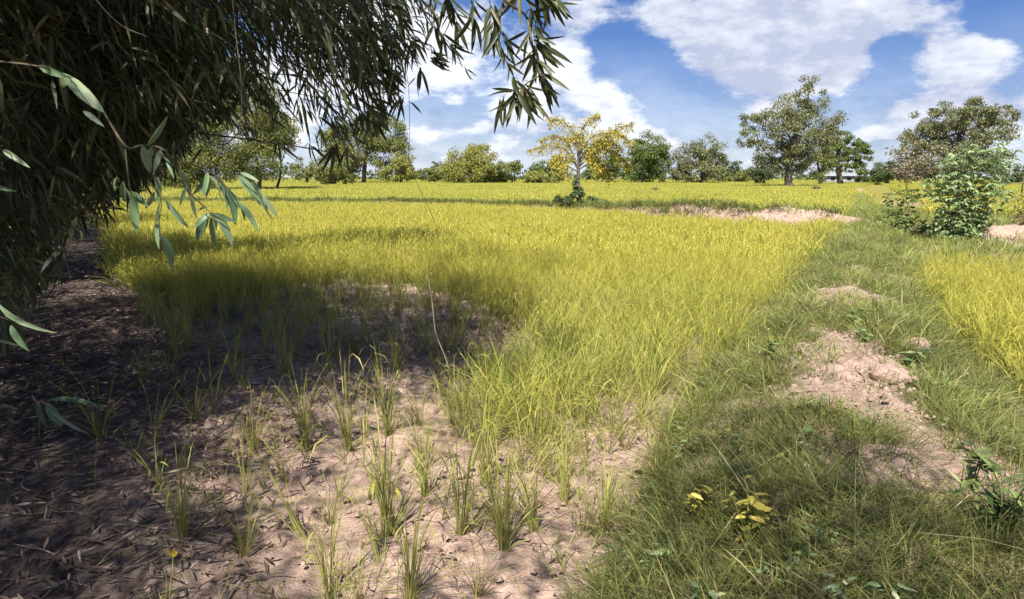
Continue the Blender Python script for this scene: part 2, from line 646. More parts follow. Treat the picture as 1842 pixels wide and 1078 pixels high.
# ------------------------------------------------------------------ instanced ground cover
def blade_geo(g, n, hmin, hmax, spread, lean, width, droop, r, seg=3, stem_spread=0.02, panicle=0.0):
    for _ in range(n):
        a = r.uniform(0, 2 * math.pi)
        rad = stem_spread * math.sqrt(r.random())
        base = np.array([rad * math.cos(a), rad * math.sin(a), 0])
        a2 = a + r.normal(0, 0.8)
        out = np.array([math.cos(a2), math.sin(a2), 0])
        H = r.uniform(hmin, hmax)
        ln = abs(r.normal(0, lean)) + 0.03
        dr = abs(r.normal(0, droop))
        t = np.linspace(0, 1, seg + 1)
        pts = base + out * (ln * t + dr * t ** 2.6)[:, None] * H * spread
        z = H * (t - 0.42 * dr * t ** 3)
        pts[:, 2] = z
        ang = r.uniform(0, math.pi)
        side = np.array([math.cos(ang), math.sin(ang), 0])
        w = width * r.uniform(0.7, 1.3) * np.array([0.75] + [1.0] * (seg - 1) + [0.0]) * np.linspace(1, 0.8, seg + 1)
        V = []
        for i in range(seg):
            V += [pts[i] - side * w[i] / 2, pts[i] + side * w[i] / 2]
        V.append(pts[seg])
        f4 = [(2 * i, 2 * i + 1, 2 * i + 3, 2 * i + 2) for i in range(seg - 1)]
        f3 = [(2 * seg - 2, 2 * seg - 1, 2 * seg)]
        hh = np.clip(np.concatenate([np.repeat(z[:seg], 2), [z[seg]]]) / hmax, 0, 1)
        g.add(V, f3, f4, hh)
        if r.random() < panicle:
            # drooping grain head
            q0 = pts[-1] * 0.25 + pts[-2] * 0.75
            q = [q0, q0 + out * .05 * H + np.array([0, 0, .05 * H]), q0 + out * .13 * H + np.array([0, 0, .02 * H]), q0 + out * .18 * H + np.array([0, 0, -.07 * H])]
            ww = [width * .6, width * 1.3, width * 1.3, width * .3]
            V = []
            for p_, w_ in zip(q, ww):
                V += [p_ - side * w_ / 2, p_ + side * w_ / 2]
            g.add(V, None, [(0, 1, 3, 2), (2, 3, 5, 4), (4, 5, 7, 6)], np.full(8, 1.2))


PROTO = {}


def proto_collection(name, makers):  # sources live outside the scene
    c = bpy.data.collections.new(name)
    for i, mk in enumerate(makers):
        me = mk(i)
        o = bpy.data.objects.new(f'{name}_source_{i}', me)
        c.objects.link(o)
    return c


def scatter(name, P3, coll, nproto, rot, scl, label):
    """one ground-cover object: tufts instanced on points"""
    N = len(P3)
    me = bpy.data.meshes.new(name)
    me.vertices.add(N)
    me.vertices.foreach_set('co', np.ascontiguousarray(P3, dtype=np.float32).ravel())
    a = me.attributes.new('rot', 'FLOAT_VECTOR', 'POINT'); a.data.foreach_set('vector', np.ascontiguousarray(rot, dtype=np.float32).ravel())
    a = me.attributes.new('scl', 'FLOAT_VECTOR', 'POINT'); a.data.foreach_set('vector', np.ascontiguousarray(scl, dtype=np.float32).ravel())
    a = me.attributes.new('idx', 'INT', 'POINT'); a.data.foreach_set('value', rng.integers(0, nproto, N).astype(np.int32))
    o = obj(name, me)
    ng = bpy.data.node_groups.new(name + '_nodes', 'GeometryNodeTree')
    ng.interface.new_socket('Geometry', in_out='INPUT', socket_type='NodeSocketGeometry')
    ng.interface.new_socket('Geometry', in_out='OUTPUT', socket_type='NodeSocketGeometry')
    gi = ng.nodes.new('NodeGroupInput'); go = ng.nodes.new('NodeGroupOutput')
    ci = ng.nodes.new('GeometryNodeCollectionInfo')
    ci.inputs['Collection'].default_value = coll
    ci.inputs['Separate Children'].default_value = True
    ci.inputs['Reset Children'].default_value = True
    ip = ng.nodes.new('GeometryNodeInstanceOnPoints')
    ip.inputs['Pick Instance'].default_value = True

    def attr(nm, t):
        k = ng.nodes.new('GeometryNodeInputNamedAttribute')
        k.data_type = t
        k.inputs['Name'].default_value = nm
        return k.outputs[0]
    ng.links.new(gi.outputs[0], ip.inputs['Points'])
    ng.links.new(ci.outputs[0], ip.inputs['Instance'])
    ng.links.new(attr('idx', 'INT'), ip.inputs['Instance Index'])
    er = ng.nodes.new('FunctionNodeEulerToRotation')
    ng.links.new(attr('rot', 'FLOAT_VECTOR'), er.inputs[0])
    ng.links.new(er.outputs[0], ip.inputs['Rotation'])
    ng.links.new(attr('scl', 'FLOAT_VECTOR'), ip.inputs['Scale'])
    ng.links.new(ip.outputs[0], go.inputs[0])
    md = o.modifiers.new('scatter', 'NODES')
    md.node_group = ng
    return tag(o, label, None, None, 'stuff')


def randrot(N, tilt=0.12):
    return np.column_stack([rng.normal(0, tilt, N), rng.normal(0, tilt, N), rng.uniform(0, 2 * math.pi, N)])


def scl(N, lo, hi, zlo=None, zhi=None):
    s = rng.uniform(lo, hi, N)
    z = s if zlo is None else rng.uniform(zlo, zhi, N)
    return np.column_stack([s, s, z])


def rand_poly(poly, density):
    poly = np.asarray(poly)
    lo, hi = poly.min(0), poly.max(0)
    N = int(np.prod(hi - lo) * density)
    P = rng.uniform(lo, hi, (N, 2))
    return P[inpoly(P, poly)]


def infov(P, margin=0.12, ymin=0.8):
    return (P[:, 1] > ymin) & (np.abs(P[:, 0]) < P[:, 1] * (0.80 + margin) + 1.0)


# --- materials of the ground cover
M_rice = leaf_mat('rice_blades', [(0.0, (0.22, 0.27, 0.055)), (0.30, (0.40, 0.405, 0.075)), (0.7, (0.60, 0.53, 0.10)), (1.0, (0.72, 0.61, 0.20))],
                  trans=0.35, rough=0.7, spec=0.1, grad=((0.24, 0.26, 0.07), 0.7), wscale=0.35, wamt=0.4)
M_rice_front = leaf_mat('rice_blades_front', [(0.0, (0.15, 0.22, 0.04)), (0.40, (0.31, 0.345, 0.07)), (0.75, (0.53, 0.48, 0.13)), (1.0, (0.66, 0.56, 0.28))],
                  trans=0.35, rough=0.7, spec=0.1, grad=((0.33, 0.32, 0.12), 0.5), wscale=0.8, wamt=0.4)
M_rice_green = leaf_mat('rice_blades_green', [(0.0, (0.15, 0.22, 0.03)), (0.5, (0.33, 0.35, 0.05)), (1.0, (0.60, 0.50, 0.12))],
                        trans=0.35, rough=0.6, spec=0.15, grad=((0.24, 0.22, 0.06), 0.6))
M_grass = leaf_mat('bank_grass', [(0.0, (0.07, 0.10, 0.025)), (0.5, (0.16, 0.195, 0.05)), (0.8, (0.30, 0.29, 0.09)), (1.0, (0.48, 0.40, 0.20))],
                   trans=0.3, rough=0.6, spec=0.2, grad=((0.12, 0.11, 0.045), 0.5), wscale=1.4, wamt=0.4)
M_pale = leaf_mat('pale_grass', [(0.0, (0.13, 0.19, 0.045)), (0.5, (0.26, 0.31, 0.08)), (1.0, (0.50, 0.47, 0.19))], trans=0.3, rough=0.6, spec=0.1, wscale=0.7, wamt=.3)
M_straw = leaf_mat('straw_grass', [(0.0, (0.17, 0.15, 0.06)), (0.5, (0.36, 0.30, 0.13)), (1.0, (0.60, 0.50, 0.28))], trans=0.3, rough=0.7, spec=0.1)
M_grass_far = leaf_mat('far_grass', [(0.0, (0.24, 0.28, 0.06)), (0.5, (0.44, 0.44, 0.09)), (1.0, (0.60, 0.54, 0.14))],
                       trans=0.3, rough=0.6, spec=0.1, wscale=0.06, wamt=0.6)
M_stub = leaf_mat('stubble', [(0.0, (0.08, 0.08, 0.055)), (0.6, (0.18, 0.165, 0.12)), (1.0, (0.40, 0.33, 0.23))], trans=0.2, rough=0.8, spec=0.1)
M_litter = leaf_mat('dry_leaf', [(0.0, (0.06, 0.042, 0.032)), (0.6, (0.15, 0.11, 0.085)), (0.92, (0.27, 0.21, 0.165)), (1.0, (0.50, 0.42, 0.33))],
                    trans=0.1, rough=0.8, spec=0.15)


def mk_rice(mat, n, hmin, hmax, ss, w, pan=0.5, spread=1.0, lean=0.12, droop=0.28, seg=3):
    def f(i):
        g = Geo()
        r = np.random.default_rng(100 + i + n)
        blade_geo(g, n, hmin, hmax, spread, lean, w, droop, r, seg, ss, pan)
        return g.mesh('rice_tuft_source', mat, True)
    return f


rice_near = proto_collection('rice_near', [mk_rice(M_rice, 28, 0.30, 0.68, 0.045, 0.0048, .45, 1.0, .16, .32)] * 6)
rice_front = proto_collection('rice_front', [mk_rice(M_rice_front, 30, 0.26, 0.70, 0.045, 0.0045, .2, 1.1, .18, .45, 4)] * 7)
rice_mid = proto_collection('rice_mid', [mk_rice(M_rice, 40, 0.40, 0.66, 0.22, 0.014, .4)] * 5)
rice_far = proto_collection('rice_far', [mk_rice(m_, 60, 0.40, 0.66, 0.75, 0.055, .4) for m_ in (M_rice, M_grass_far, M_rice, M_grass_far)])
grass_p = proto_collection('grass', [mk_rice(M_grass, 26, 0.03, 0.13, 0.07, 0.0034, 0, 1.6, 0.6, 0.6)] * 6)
straw_p = proto_collection('straw', [mk_rice(M_straw, 16, 0.04, 0.17, 0.06, 0.0034, 0, 1.9, 0.8, 0.8)] * 5)
pale_p = proto_collection('pale_grass', [mk_rice(M_pale, 30, 0.03, 0.17, 0.12, 0.007, .1, 1.5, .5, .6)] * 5)
grass_tall = proto_collection('grass_tall', [mk_rice(M_grass, 15, 0.08, 0.27, 0.05, 0.0038, .15, 1.5, 0.5, 0.7)] * 5)
farg = proto_collection('grass_far', [mk_rice(M_grass_far, 60, 0.35, 0.60, 1.3, 0.10, 0, 1.3, 0.4, 0.4)] * 4)

# --- the near paddy: dense crop outline on the ground (photo px -> metres)
near_px = [(196, 420), (185, 450), (215, 500), (270, 560), (330, 585), (410, 575), (480, 545), (610, 515), (720, 515), (800, 545),
           (880, 590), (945, 615), (880, 640), (850, 700), (838, 770), (880, 830), (930, 880), (990, 880), (1060, 862),
           (1120, 815), (1200, 770), (1270, 720), (1340, 650), (1400, 575), (1450, 500), (1478, 450)]
near_w = GP(near_px)
NEAR = np.vstack([near_w, [[9.6, 18.9], [7.4, 20.7], [4.7, 24.8], [1.2, 29.2], [-3.5, 33], [-12, 34.5], [-23.5, 35]]])


def rice_points(poly, dens_fun, soft=0.5, dmax=60):
    """points in poly with density by distance; thins out raggedly at the near edge"""
    P = rand_poly(poly, dmax)
    d = np.hypot(P[:, 0], P[:, 1])
    keep = rng.random(len(P)) < dens_fun(d) / dmax
    P = P[keep & infov(P)]
    ed, _, _ = segdist(P, np.vstack([poly, poly[:1]]))
    nz = fbm(P[:, 0] * 0.9 + 40, P[:, 1] * 0.9, 3)
    keep = rng.random(len(P)) < np.clip(0.25 + ed / soft + (nz - 0.45) * 2.0, 0.05, 1)
    return P[keep]


def z3(P, dz=0.0):
    return np.column_stack([P, surf_z(P) + dz])


P = rice_points(NEAR, lambda d: np.where(d < 12, 46.0, 0), 0.6, 46)
fr = rng.random(len(P)) < np.clip((9.5 - np.hypot(*P.T)) / 4.5 + (fbm(P[:, 0] * .8, P[:, 1] * .8, 2) - .4) * 1.5, 0.03, .95)
scatter('rice_crop', z3(P[~fr]), rice_near, 6, randrot((~fr).sum()), scl((~fr).sum(), 0.85, 1.15, 0.75, 1.1), 'ripening yellow rice standing thick in the near paddy')
scatter('green_rice', z3(P[fr]), rice_front, 7, randrot(fr.sum(), .16), scl(fr.sum(), 0.85, 1.25, 0.7, 1.1), 'greener straggling rice along the front of the near paddy')
P = rice_points(NEAR, lambda d: np.where(d >= 11.5, 13.0, 0), 0.7, 13)
scatter('rice_crop', z3(P, -0.02), rice_mid, 5, randrot(len(P)), scl(len(P), 0.85, 1.2, 0.8, 1.08), 'bright yellow rice filling the far half of the near paddy')

# thin rice in the shaded bare patch and round the edges of the crop
sparse = GP([(215, 500), (300, 700), (470, 720), (700, 690), (860, 680), (900, 600), (800, 540), (600, 510), (400, 570)])
rice_thin = proto_collection('rice_thin', [mk_rice(M_rice_front, 11, 0.25, 0.72, 0.02, 0.006, .1, 1.0, .07, .2, 4)] * 6)
P = rand_poly(sparse, 26.0)
P = P[rng.random(len(P)) < np.clip((P[:, 1] - 4.5) / 5, 0.1, 1)]
scatter('thin_rice', z3(P), rice_thin, 6, randrot(len(P), .14), scl(len(P), 0.8, 1.2, 0.5, 0.95), 'thin scattered rice on the shaded bare soil')
Q = rand_poly(GP([(300, 1200), (230, 760), (480, 760), (640, 720), (850, 720), (900, 900), (1120, 860), (1150, 1200)]), 6.5)
scatter('thin_rice', z3(Q), rice_thin, 6, randrot(len(Q), .2), scl(len(Q), 0.5, 1.0, 0.35, 0.75), 'few thin rice shoots scattered over the front soil')
edge2 = GP([(830, 700), (800, 800), (860, 900), (880, 1000), (960, 1000), (1060, 960), (1160, 900), (1260, 790), (1180, 760), (1050, 850), (940, 870), (870, 800)])
P = rand_poly(edge2, 16.0)
scatter('thin_rice', z3(P), rice_front, 7, randrot(len(P), .18), scl(len(P), 0.6, 1.0, 0.5, 0.9), 'thin rice along the sunlit front edge of the crop')

# --- paddy right of the bank
right_px = [(1648, 505), (1662, 560), (1700, 640), (1770, 690), (1850, 735), (2100, 800), (2500, 600), (2200, 515), (1800, 505)]
RIGHT = GP(right_px)
P = rice_points(RIGHT, lambda d: np.where(d < 11, 46.0, 30.0), 0.4, 46)
scatter('rice_crop', z3(P), rice_near, 6, randrot(len(P)), scl(len(P), 0.95, 1.25, 0.85, 1.15), 'golden rice in the paddy right of the earth bank')

# --- far paddies
FARP = np.array([[-58, 86], [-24.5, 37.5], [-12, 36.8], [-3, 35.2], [2.6, 31], [6.3, 26.4], [9, 22.4], [11.3, 20.8], [14.5, 27], [19, 34], [26, 48], [70, 130], [120, 190], [-120, 190]])
P = rice_points(FARP, lambda d: np.where(d < 75, 3.2, 1.2), 1.0, 3.2)
nz = fbm(P[:, 0] * 0.05 + 3, P[:, 1] * 0.14 + 9, 3)
scatter('rice_crop', np.column_stack([P, np.full(len(P), -0.02)]), rice_far, 4, randrot(len(P), .05),
        scl(len(P), 0.8, 1.2, 0.65, 1.05) * np.column_stack([np.ones(len(P)), np.ones(len(P)), 0.65 + 0.7 * nz]), 'pale yellow rice fields beyond the cross bank')
FARR = np.array([[19, 29], [24, 36], [30, 48], [75, 130], [190, 190], [150, 60], [45, 27], [32, 24]])
P = rice_points(FARR, lambda d: np.where(d < 75, 3.2, 1.2), 1.0, 3.2)
nz = fbm(P[:, 0] * 0.07 + 30, P[:, 1] * 0.14 + 9, 3)
scatter('rice_crop', np.column_stack([P, np.full(len(P), -0.02)]), rice_far, 4, randrot(len(P), .05),
        scl(len(P), 0.8, 1.2, 0.6, 1.0) * np.column_stack([np.ones(len(P)), np.ones(len(P)), 0.6 + 0.75 * nz]), 'yellow rice fields beyond the shrubs on the right')
# rough grass under the tree line
P = rng.uniform((-230, 165), (260, 230), (3500, 2)); P = P[infov(P)]
scatter('rough_grass', np.column_stack([P, np.zeros(len(P))]), farg, 4, randrot(len(P), .05), scl(len(P), 0.9, 1.6, 1.0, 2.2), 'rough grass under the distant tree line')

# --- grass on the banks
bare = [GP(p, 0.33) for p in (
    [(1405, 690), (1450, 655), (1520, 650), (1590, 690), (1640, 765), (1580, 775), (1500, 762), (1430, 740)],
    [(1450, 590), (1530, 595), (1600, 640), (1660, 730), (1640, 760), (1540, 700), (1470, 650)],
    [(1465, 515), (1520, 520), (1530, 545), (1480, 540)],
    [(1570, 690), (1630, 690), (1660, 745), (1620, 755)])]


def bank_points(s0, s1, dens, wmul=1.1):
    N = int((s1 - s0) * 2.2 * dens)
    L = np.concatenate([[0], np.cumsum(np.hypot(*np.diff(DYKE, axis=0).T))])
    s = rng.uniform(s0, s1, N); w = rng.uniform(-1, 1, N) * np.interp(s, hw_s, hw_v) * wmul
    T = np.stack([np.interp(s + .3, L, DYKE[:, i]) - np.interp(s - .3, L, DYKE[:, i]) for i in (0, 1)], 1)
    T = unit(T)
    P = np.stack([np.interp(s, L, DYKE[:, i]) for i in (0, 1)], 1) + np.stack([T[:, 1], -T[:, 0]], 1) * w[:, None]
    b = np.zeros(len(P), bool)
    for q in bare:
        b |= inpoly(P + rng.normal(0, 0.04, P.shape), q)
    return P[~b | (rng.random(len(P)) < 0.05)]


P = np.vstack([bank_points(1.5, 8, 420), bank_points(8, 16, 220), bank_points(16, 30, 90)])
nz = fbm(P[:, 0] * 1.7 + 4, P[:, 1] * 1.7 + 4, 3)
P = P[rng.random(len(P)) < np.clip((nz - 0.30) * 5, 0.12, 1)]
scatter('bank_grass', z3(P, -0.01), grass_p, 6, randrot(len(P), .2), scl(len(P), 0.7, 1.35), 'short green and straw grass covering the earth bank')
P = np.vstack([bank_points(1.5, 9, 16, 1.2), bank_points(9, 18, 9, 1.2), bank_points(18, 45, 5, 1.2)])
nz = fbm(P[:, 0] * 1.1 + 14, P[:, 1] * 1.1 + 4, 3)
P = P[rng.random(len(P)) < np.clip((nz - 0.36) * 5, 0.05, 1)]
scatter('bank_grass', z3(P, -0.01), grass_tall, 5, randrot(len(P), .25), scl(len(P), 0.7, 1.3), 'longer arching grass tufts on the earth bank')
P = np.vstack([bank_points(1.5, 9, 38, 1.1), bank_points(9, 18, 30, 1.1)])
nz = fbm(P[:, 0] * 1.5 + 54, P[:, 1] * 1.5 + 24, 3)
P = P[rng.random(len(P)) < np.clip((nz - 0.36) * 5, 0.1, 1)]
scatter('dry_grass', z3(P, -0.01), straw_p, 5, randrot(len(P), .3), scl(len(P), 0.7, 1.4), 'dead straw coloured grass matted into the bank grass')
P = np.vstack([bank_points(5.5, 12, 30, 1.2), bank_points(12, 22, 40, 1.2), bank_points(22, 60, 22, 1.2)])
scatter('pale_grass', z3(P, -0.01), pale_p, 5, randrot(len(P), .2), scl(len(P), 0.7, 1.3), 'pale yellow green grass on the far stretch of the earth bank')
edge = GP([(1060, 1200), (1120, 1000), (1190, 860), (1290, 760), (1420, 620), (1500, 470), (1540, 470), (1480, 640), (1400, 800), (1350, 1200)])
P = rand_poly(edge, 110)
nz = fbm(P[:, 0] * 2.0 + 24, P[:, 1] * 2.0 + 4, 3)
P = P[rng.random(len(P)) < np.clip((nz - 0.38) * 5, 0.08, 1)]
scatter('edge_grass', z3(P, -0.01), grass_p, 6, randrot(len(P), .2), scl(len(P), 0.7, 1.5), 'grass at the foot of the earth bank')
redge = GP([(1640, 470), (1690, 640), (1760, 720), (1860, 800), (1900, 1100), (2100, 1000), (2000, 760), (1850, 720), (1720, 650), (1660, 470)])
P = rand_poly(redge, 60)
scatter('edge_grass', z3(P, -0.01), grass_tall, 5, randrot(len(P), .25), scl(len(P), 0.6, 1.1), 'green grass between the bank and the right paddy')
# on the cross bank
N = 3200
t = rng.random(N); L = np.concatenate([[0], np.cumsum(np.hypot(*np.diff(BUND, axis=0).T))])
P = np.stack([np.interp(t * L[-1], L, BUND[:, i]) for i in (0, 1)], 1) + rng.normal(0, 0.42, (N, 2))
P = P[(P[:, 0] < 7.6 + rng.normal(0, .9, N)) | (rng.random(N) < .22)]
gb = proto_collection('grass_bund', [mk_rice(m_, 26, 0.06, 0.24, 0.22, 0.018, 0, 1.3, .3, .5) for m_ in (M_grass, M_pale, M_grass, M_pale)])
scr = proto_collection('scrub_grass', [mk_rice(m_, 26, 0.10, 0.30, 0.25, 0.016, 0, 1.3, .3, .5) for m_ in (M_pale, M_pale, M_grass, M_pale)])
scatter('bank_grass', np.column_stack([P, bund_z(P) - 0.02]), gb, 4, randrot(len(P), .2), scl(len(P), .7, 1.3), 'dark green grass on the cross bank')
# scrub grass round the shrubs on the right
P = rand_poly(GP([(1600, 505), (1560, 400), (1580, 375), (1900, 380), (2000, 505)]), 13)
scatter('rough_grass', z3(P, -0.01), scr, 4, randrot(len(P), .2), scl(len(P), .6, 1.05), 'rough grass round the shrubs at the end of the bank')


# --- small broad leaved plants mixed into the turf, and crumbs of earth
def mk_herb(i):
    r = np.random.default_rng(700 + i)
    n = 16
    a = r.uniform(0, 6.28, n); q = r.uniform(.01, .07, n)
    B = np.column_stack([np.cos(a) * q, np.sin(a) * q, r.uniform(.02, .12, n)])
    D = np.column_stack([np.cos(a), np.sin(a), r.uniform(-.3, .5, n)])
    V, f3, f4 = leaves_geo(B, D, r.uniform(.025, .065, n), r.uniform(.012, .028, n), .25, r.normal(0, .4, n), r)
    return mesh_np('herb_source', V, [f3, f4], [M_weed0, M_weed0, M_shrub0][i % 3])


def mk_crumb(i):
    r = np.random.default_rng(800 + i)
    g = Geo()
    for k in range(9):
        c = np.array([*r.normal(0, .12, 2), .0]); s_ = r.uniform(.006, .022) * (1.6 if k == 0 else 1)
        th = np.arange(6) * math.pi / 3 + r.uniform(0, 1)
        lo = c + np.column_stack([np.cos(th), np.sin(th), np.full(6, -.25)]) * s_ * r.uniform(.75, 1.25, (6, 1))
        hi = c + np.column_stack([np.cos(th) * .6, np.sin(th) * .6, np.full(6, .55)]) * s_ * r.uniform(.7, 1.3, (6, 1))
        V = np.vstack([lo, hi, c + np.array([0, 0, .75 * s_])])
        f4 = [(j, (j + 1) % 6, 6 + (j + 1) % 6, 6 + j) for j in range(6)]
        f3 = [(6 + j, 6 + (j + 1) % 6, 12) for j in range(6)]
        g.add(V, f3, f4)
    return g.mesh('crumb_source', M_bank)


M_weed0 = leaf_mat('herb_leaves', [(0, (0.07, 0.12, 0.03)), (0.6, (0.16, 0.22, 0.06)), (1, (0.32, 0.34, 0.12))], .3, .6, .2)
M_shrub0 = leaf_mat('pale_herb_leaves', [(0, (0.12, 0.18, 0.085)), (0.6, (0.22, 0.30, 0.15)), (1, (0.40, 0.45, 0.28))], .3, .6, .2)
herb = proto_collection('herb', [mk_herb] * 6)
P = np.vstack([bank_points(1.5, 9, 60, 1.15), bank_points(9, 18, 30, 1.15)])
nz = fbm(P[:, 0] * 1.9 + 71, P[:, 1] * 1.9 + 24, 3)
P = P[rng.random(len(P)) < np.clip((nz - 0.44) * 7, 0.04, 1)]
P = np.vstack([P, rand_poly(GP([(1080, 1200), (1130, 1000), (1210, 870), (1330, 800), (1400, 1200)]), 16)])
scatter('small_weeds', z3(P), herb, 6, randrot(len(P), .2), scl(len(P), .35, 1.0), 'small broad leaved weeds mixed into the bank turf')
crumb = proto_collection('crumb', [mk_crumb] * 6)
P = rand_poly(GP([(300, 1200), (200, 520), (480, 540), (620, 505), (860, 560), (950, 610), (850, 700), (880, 860), (1130, 820), (1240, 740), (1150, 1200)]), 26)
P = np.vstack([P] + [rand_poly(q, 45) for q in bare])
scatter('soil_crumbs', z3(P), crumb, 6, randrot(len(P), .1), scl(len(P), .4, 1.15), 'crumbs and small clods of dry earth')

# --- leaf litter under the bamboo
def mk_litter(i):
    r = np.random.default_rng(500 + i)
    n = 7
    B = np.column_stack([r.normal(0, .09, n), r.normal(0, .09, n), r.uniform(.004, .03, n)])
    a = r.uniform(0, 2 * math.pi, n)
    D = np.column_stack([np.cos(a), np.sin(a), r.normal(0, .12, n)])
    V, f3, f4 = leaves_geo(B, D, r.uniform(.06, .13, n), r.uniform(.007, .013, n), 0.05, r.normal(0, .5, n), r)
    return mesh_np('litter_source', V, [f3, f4], M_litter)


litter = proto_collection('litter', [mk_litter] * 6)
lit_poly = np.vstack([GP([(150, 395), (200, 480), (300, 600), (480, 640), (640, 700), (520, 780), (560, 900), (480, 1000), (520, 1200), (-700, 1200), (-500, 420)])])
P = rand_poly(lit_poly, 90)
d = np.hypot(*P.T)
P = P[infov(P, .2) & (rng.random(len(P)) < np.clip(9 / d, .15, 1))]
e = P[:, 0] + 0.62 * P[:, 1]
P = P[rng.random(len(P)) < np.clip(0.9 - e * 0.35, 0.12, 1)]
scatter('leaf_litter', z3(P, 0.0), litter, 6, randrot(len(P), .15), scl(len(P), .8, 1.3), 'dry brown bamboo leaves littering the shaded ground')
stub = proto_collection('stubble', [mk_rice(M_stub, 14, 0.02, 0.10, 0.05, 0.004, 0, 1.8, .8, .6)] * 5)
P = rand_poly(GP([(200, 500), (250, 720), (430, 800), (600, 715), (840, 740), (900, 620), (960, 590), (800, 540), (600, 505), (400, 560)]), 150)
nz = fbm(P[:, 0] * 1.6 + 5, P[:, 1] * 1.6 + 44, 3)
P = P[rng.random(len(P)) < np.clip((nz - 0.34) * 5, 0.12, 1)]
scatter('stubble', z3(P, -0.005), stub, 5, randrot(len(P), .3), scl(len(P), .7, 1.5), 'grey stubble and tiny weeds on the shaded bare soil')
P = rand_poly(GP([(430, 1200), (480, 850), (600, 715), (840, 700), (900, 880), (1130, 840), (1150, 1200)]), 14)
scatter('stubble', z3(P, -0.005), stub, 5, randrot(len(P), .3), scl(len(P), .5, 1.2), 'sparse dry stubble on the sunlit bare soil')
P = rand_poly(GP([(430, 1200), (480, 900), (640, 700), (860, 680), (1100, 800), (1200, 1200)]), 10)
scatter('leaf_litter', z3(P), litter, 6, randrot(len(P), .15), scl(len(P), .5, 1.0), 'bits of dry leaf on the sunlit bare soil')


# ------------------------------------------------------------------ trees
def tree(name, label, cat, Y, lobes, mats, trunk=None, leaf=None, dens=1.0, group=None, depth=0.8, limb=True, squash=1.0, bark=None, seed=0, parts=True):
    """lobes: (px, py, rx_px, ry_px) of the crown's clumps as seen at distance Y; trunk: px polyline with width"""
    r = np.random.default_rng(1000 + seed)
    k = Y / F                                      # metres per photo px at that distance
    if trunk is None:
        mx = np.mean([b[0] for b in lobes]); trunk = [(mx, None, 6), (mx, np.mean([b[1] for b in lobes]), 4)]
    bx = trunk[0][0]
    base = at(bx, 400, Y); base[2] = 0.0
    root = empty(name, tuple(base), label, cat, group)
    leaf = (leaf or max(0.16, Y * 0.0034)) * .66
    pts_all, nrm_all = [], []
    cents = []
    for (px, py, rx, ry) in lobes:
        c = at(px, py, Y)
        R3 = np.array([rx * k, rx * k * depth, ry * k])
        c[1] += r.uniform(-.5, .5) * rx * k * depth
        cents.append((c, R3))
        area = 4 * math.pi * ((R3[0] * R3[1]) ** 1.6 / 3 + (R3[0] * R3[2]) ** 1.6 / 3 + (R3[1] * R3[2]) ** 1.6 / 3) ** (1 / 1.6)
        n = int(min(16000, dens * 1.15 * area / (leaf * leaf * 0.30))) + 8
        # sub-clumps so that the outline is uneven
        ncl = max(7, min(60, int(n / 120)))
        q = unit(r.normal(0, 1, (ncl, 3)))
        cr = r.uniform(0.45, 1.12, ncl) ** 0.7
        cc = c + q * cr[:, None] * R3
        idx = r.integers(0, ncl, n)
        spreadr = (0.23 * min(R3) + leaf * 0.3)
        p = cc[idx] + unit(r.normal(0, 1, (n, 3))) * (r.random((n, 1)) ** .45) * 1.7 * spreadr * np.array([1, 1, .75])
        pts_all.append(p)
        nrm_all.append(unit(q[idx] + r.normal(0, .6, (n, 3)) + np.array([0, 0, .5])))
    p = np.vstack(pts_all); nn = np.vstack(nrm_all)
    low = p[:, 2] > 0.15
    p, nn = p[low], nn[low]
    n = len(p)
    # leaf: a bent four-point blade in a random direction across the clump normal
    D = unit(np.cross(nn, r.normal(0, 1, (n, 3))))
    D[:, 2] -= 0.35
    L = leaf * r.uniform(.6, 1.4, n); W = L * r.uniform(.38, .62, n)
    V, f3, f4 = leaves_geo(p, D, L, W, .3, r.normal(0, .9, n), r)
    crown = obj('crown', mesh_np('crown', V - base, [f3, f4], mats), root)
    g = Geo()
    tp = []
    wd = []
    for (x, y, w) in trunk:
        q = at(x, 400, Y) if y is None else at(x, y, Y)
        if y is None: q[2] = -0.05
        tp.append(q - base); wd.append(w * k * .5)
    cv = curve(tp, 5) if len(tp) > 2 else np.linspace(tp[0], tp[1], 5)
    wr = np.interp(np.linspace(0, 1, len(cv)), np.linspace(0, 1, len(wd)), wd)
    wr[0] *= 1.35
    g.tube(cv, wr, 8)
    if limb:
        for c, R3 in cents:
            s = cv[r.integers(len(cv) // 2, len(cv))]
            e = c - base
            mid = (s + e) / 2 + np.array([0, 0, -.12 * np.linalg.norm(e - s)]) + r.normal(0, .05, 3) * np.linalg.norm(e - s)
            cl = curve([s, mid, e], 4)
            g.tube(cl, np.linspace(wr[-1] * .75, wr[-1] * .2, len(cl)), 5)
    obj('trunk', g.mesh('trunk', bark or M_bark, smooth=True), root)
    return root


